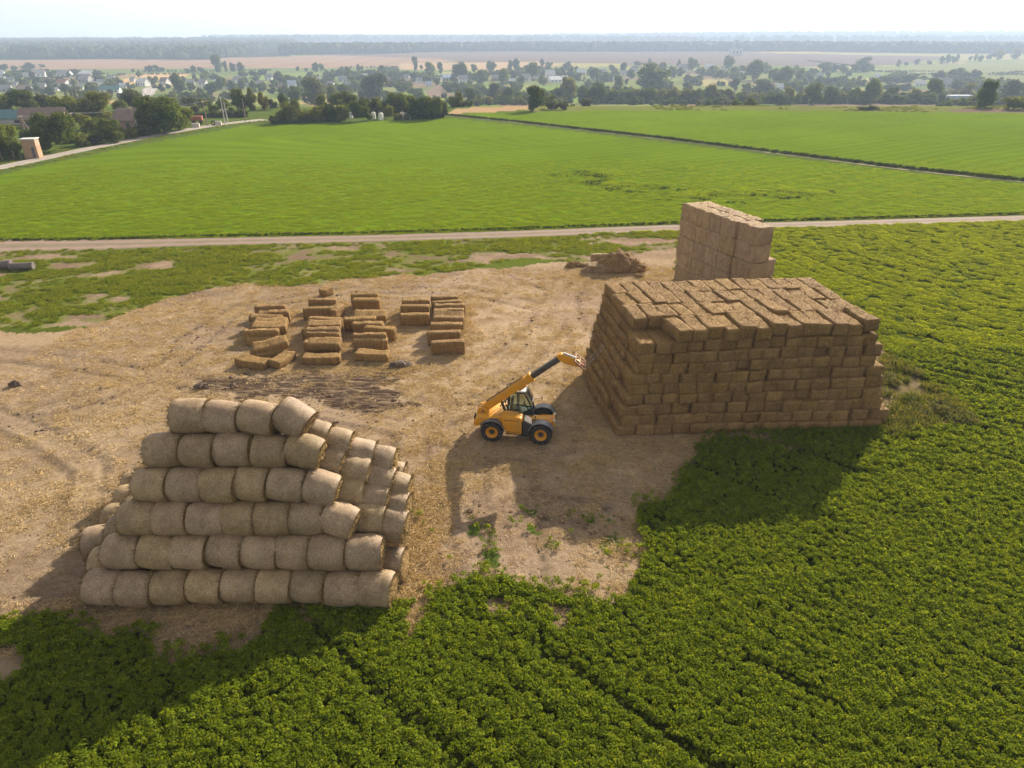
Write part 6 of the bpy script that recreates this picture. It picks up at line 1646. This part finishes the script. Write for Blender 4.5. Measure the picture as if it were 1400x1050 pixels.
# brick tower
p = at(42, 217); sc = depth(p) / FOC
E0 = link("brick_tower", None, None, (p.x, p.y + 1.2, p.z), (0, 0, 0.25)); tag(E0, "small orange brick tower with white flat roof beside the left road", "tower")
tw_ = 16.5 * sc; th_ = 27 * sc
t = NT("orange_brick"); co = t.n("ShaderNodeTexCoord").outputs["Object"]
br = t.n("ShaderNodeTexBrick", ins={"Color1": (0.42, 0.24, 0.13, 1), "Color2": (0.34, 0.19, 0.11, 1), "Mortar": (0.42, 0.36, 0.28, 1), "Scale": 3.0}); t.l(t.mapping(co, (1, 1, 1), (math.pi / 2, 0, 0)), br.inputs["Vector"])
nn = t.noise(co, 1.2, 5); M_BRK = t.done(t.bsdf(t.mix(t.rng(nn, .35, .7, 0, .4), br.outputs["Color"], (0.26, 0.17, 0.10, 1)), 0.9))
m = MB().prism([(-tw_ / 2 * 1.04, 0), (tw_ / 2 * 1.04, 0), (tw_ / 2, th_ * .9), (-tw_ / 2, th_ * .9)], -tw_ / 2, tw_ / 2); m.build("wall", M_BRK, E0)
MB().box((0, 0, th_ * .93), (tw_ * 1.14, tw_ * 1.14, th_ * .05), bev=.02).build("roof", MR['pale'], E0)
MB().box((tw_ * .22, -tw_ / 2 - .02, th_ * .30), (tw_ * .22, .08, th_ * .5)).build("doorway", M_WIN, E0)
# white tanks among the bushes
for i, (px, py, hp, wp, lb) in enumerate([(480, 160, 10, 7, "pale tank at the left of the bushes, partly hidden"), (511, 161, 11, 7, "white tank between bushes, second from left"), (521, 162, 11, 8, "bright round white tank right beside another one"), (551, 161, 11, 9, "cream round tank left of the dark shrubs"), (559, 161, 11, 9, "bluish white tank nearest the dark shrubs")]):
    p = at(px, py + 2); sc = depth(p) / FOC; r = wp * sc * 0.42; h = hp * sc * 0.85
    m = MB().lathe([(r * .9, 0.0), (r, r * .1), (r, h - r * .5), (r * .86, h - r * .2), (r * .5, h - .04 * r), (r * .15, h)], (0, 0, 0), 'Z', 24)
    e = link("storage_tank", None, None, (p.x, p.y, p.z)); m.build("shell", pm("tank_paint", (0.74, 0.72, 0.66) if i != 3 else (0.70, 0.58, 0.42), 0.5), e, True)
    MB().cyl((0, 0, h - .02), (0, 0, h + .25), r * .18, seg=16).build("lid", MR['grey'], e)
    tag(e, lb, "tank", "white tanks by the field corner")
# small things by the road bend
p = at(268, 170); sc = depth(p) / FOC
e = link("farm_trailer", None, None, (p.x, p.y + 1, p.z), (0, 0, 0.2)); tag(e, "rust brown farm trailer parked on the verge of the left road", "trailer")
MB().box((0, 0, 1.5), (3.0, 1.7, 1.1), bev=.04).box((0, 0, 0.85), (3.4, 0.5, 0.16)).build("body", M_RED, e)
for x in (-0.9, 0.9):
    for y in (-0.85, 0.85): MB().cyl((x, y - .12, .42), (x, y + .12, .42), 0.42, seg=20).build("wheel", M_TYR, e, True)
for px, py, w, lb in ((268, 174, 1.9, "flat pale concrete block by the brown trailer"), (299, 171, 1.5, "upright pale concrete block by the wooden posts")):
    p = at(px, py); m = MB().box((0, 0, .5), (w, .9, 1.0), bev=.06); b_ = m.build("concrete_block", pm("block_concrete", (0.55, 0.50, 0.44)), None, False, (p.x, p.y, p.z), (0, 0, .2)); tag(b_, lb, "concrete block")
p = at(292, 171); m = MB().lathe([(.55, -.14), (.62, -.06), (.62, .06), (.55, .14), (.34, .12), (.34, -.12)], (0, 0, .55), 'Y', 28, True)
tag(m.build("old_tyre", M_TYR, None, True, (p.x, p.y, p.z)), "dark tyre standing beside the upright concrete block", "tyre")
# poles and wires
M_WOOD = mat_plain("pole_wood", (0.24, 0.19, 0.15), 0.85, 0, 0.25, 4); M_PC = mat_plain("pole_concrete", (0.46, 0.43, 0.40), 0.85, 0, 0.15, 3)
POLES = []
def pole(px, py, hp, lean, label, mat=None, strut=False, arm=True):
    p = at(px, py); sc = depth(p) / FOC; h = hp * sc * 1.03
    e = link("utility_pole", None, None, (p.x, p.y, p.z), (0, lean, 0)); tag(e, label, "utility pole", "utility poles at the left road")
    MB().cyl((0, 0, -.3), (0, 0, h), 0.15, 0.10, 10).build("pole", mat or M_WOOD, e, True)
    if strut: MB().cyl((1.9, 0, -.2), (0.05, 0, h * .88), 0.12, 0.09, 8).build("strut", mat or M_WOOD, e, True)
    if arm:
        a_ = MB().box((0, 0, h - .35), (0.10, 1.7, .12)).build("crossarm", M_WOOD, e)
        m = MB()
        for y in (-.75, .75): m.cyl((0, y, h - .3), (0, y, h - .08), .045, seg=8)
        m.build("insulators", M_PC, a_)
    top = Vector((p.x + math.sin(lean) * h, p.y, p.z + math.cos(lean) * h - .15)); POLES.append(top); return top
a1 = pole(37, 190, 30, 0.0, "wooden pole with a slanting strut behind the brick tower", strut=True)
a2 = pole(110, 189, 33, -0.17, "bare leaning pole between the roadside bushes on the left")
a3 = pole(190, 181, 32, -0.14, "leaning pole in front of the brown barn")
a4 = pole(284, 172, 31, -0.04, "thin pole standing left of the white footed pole")
a5 = pole(308, 170, 34, -0.02, "tall pole with a white foot beside the road bend", M_PC)
a6 = pole(312, 168, 26, -0.05, "shorter pole leaning against the tall white footed one", M_PC, arm=False)
a7 = pole(421, 141, 16, 0.0, "distant lamp pole in front of the grey green tree", M_PC)
a8 = pole(336, 166, 28, 0.0, "slim pole right of the road bend in the green verge", arm=False)
M_WIRE = mat_plain("wire", (0.42, 0.40, 0.38), 0.5, 0.2, 0.1)
def wire(a, b, off, label):
    pts = [];  a = a + Vector((0, off, 0)); b = b + Vector((0, off, 0))
    for k in range(15):
        f = k / 14; q = a.lerp(b, f); q.z -= 4 * f * (1 - f) * (b - a).length * 0.035; pts.append(q - a)
    m = MB().tube([tuple(q) for q in pts], 0.022, 6); tag(m.build("overhead_wire", M_WIRE, None, True, a), label, "wire", "overhead wires at the left road")
for nm, a, b in (("between the strutted pole and the bare leaning pole", a1, a2), ("between the bare leaning pole and the barn pole", a2, a3), ("between the barn pole and the thin pole", a3, a4), ("between the thin pole and the tall white footed pole", a4, a5)):
    wire(a, b, -.7, "nearer overhead wire " + nm); wire(a, b, .7, "farther overhead wire " + nm)
# fence posts at the left tree
for i, (px, lb) in enumerate(((3, "leftmost dark fence post under the left edge trees"), (20, "middle dark fence post left of the brick tower"), (29, "dark fence post nearest the brick tower"))):
    p = at(px, 219 - i); tag(MB().box((0, 0, .7), (.14, .14, 1.5), bev=.02).cyl((0, 0, 1.44), (0, 0, 1.62), .07, .02, 8).build("fence_post", M_WOOD, None, False, p), lb, "fence post", "fence posts at the left edge")
for nm in ("sun", "camera"): pass
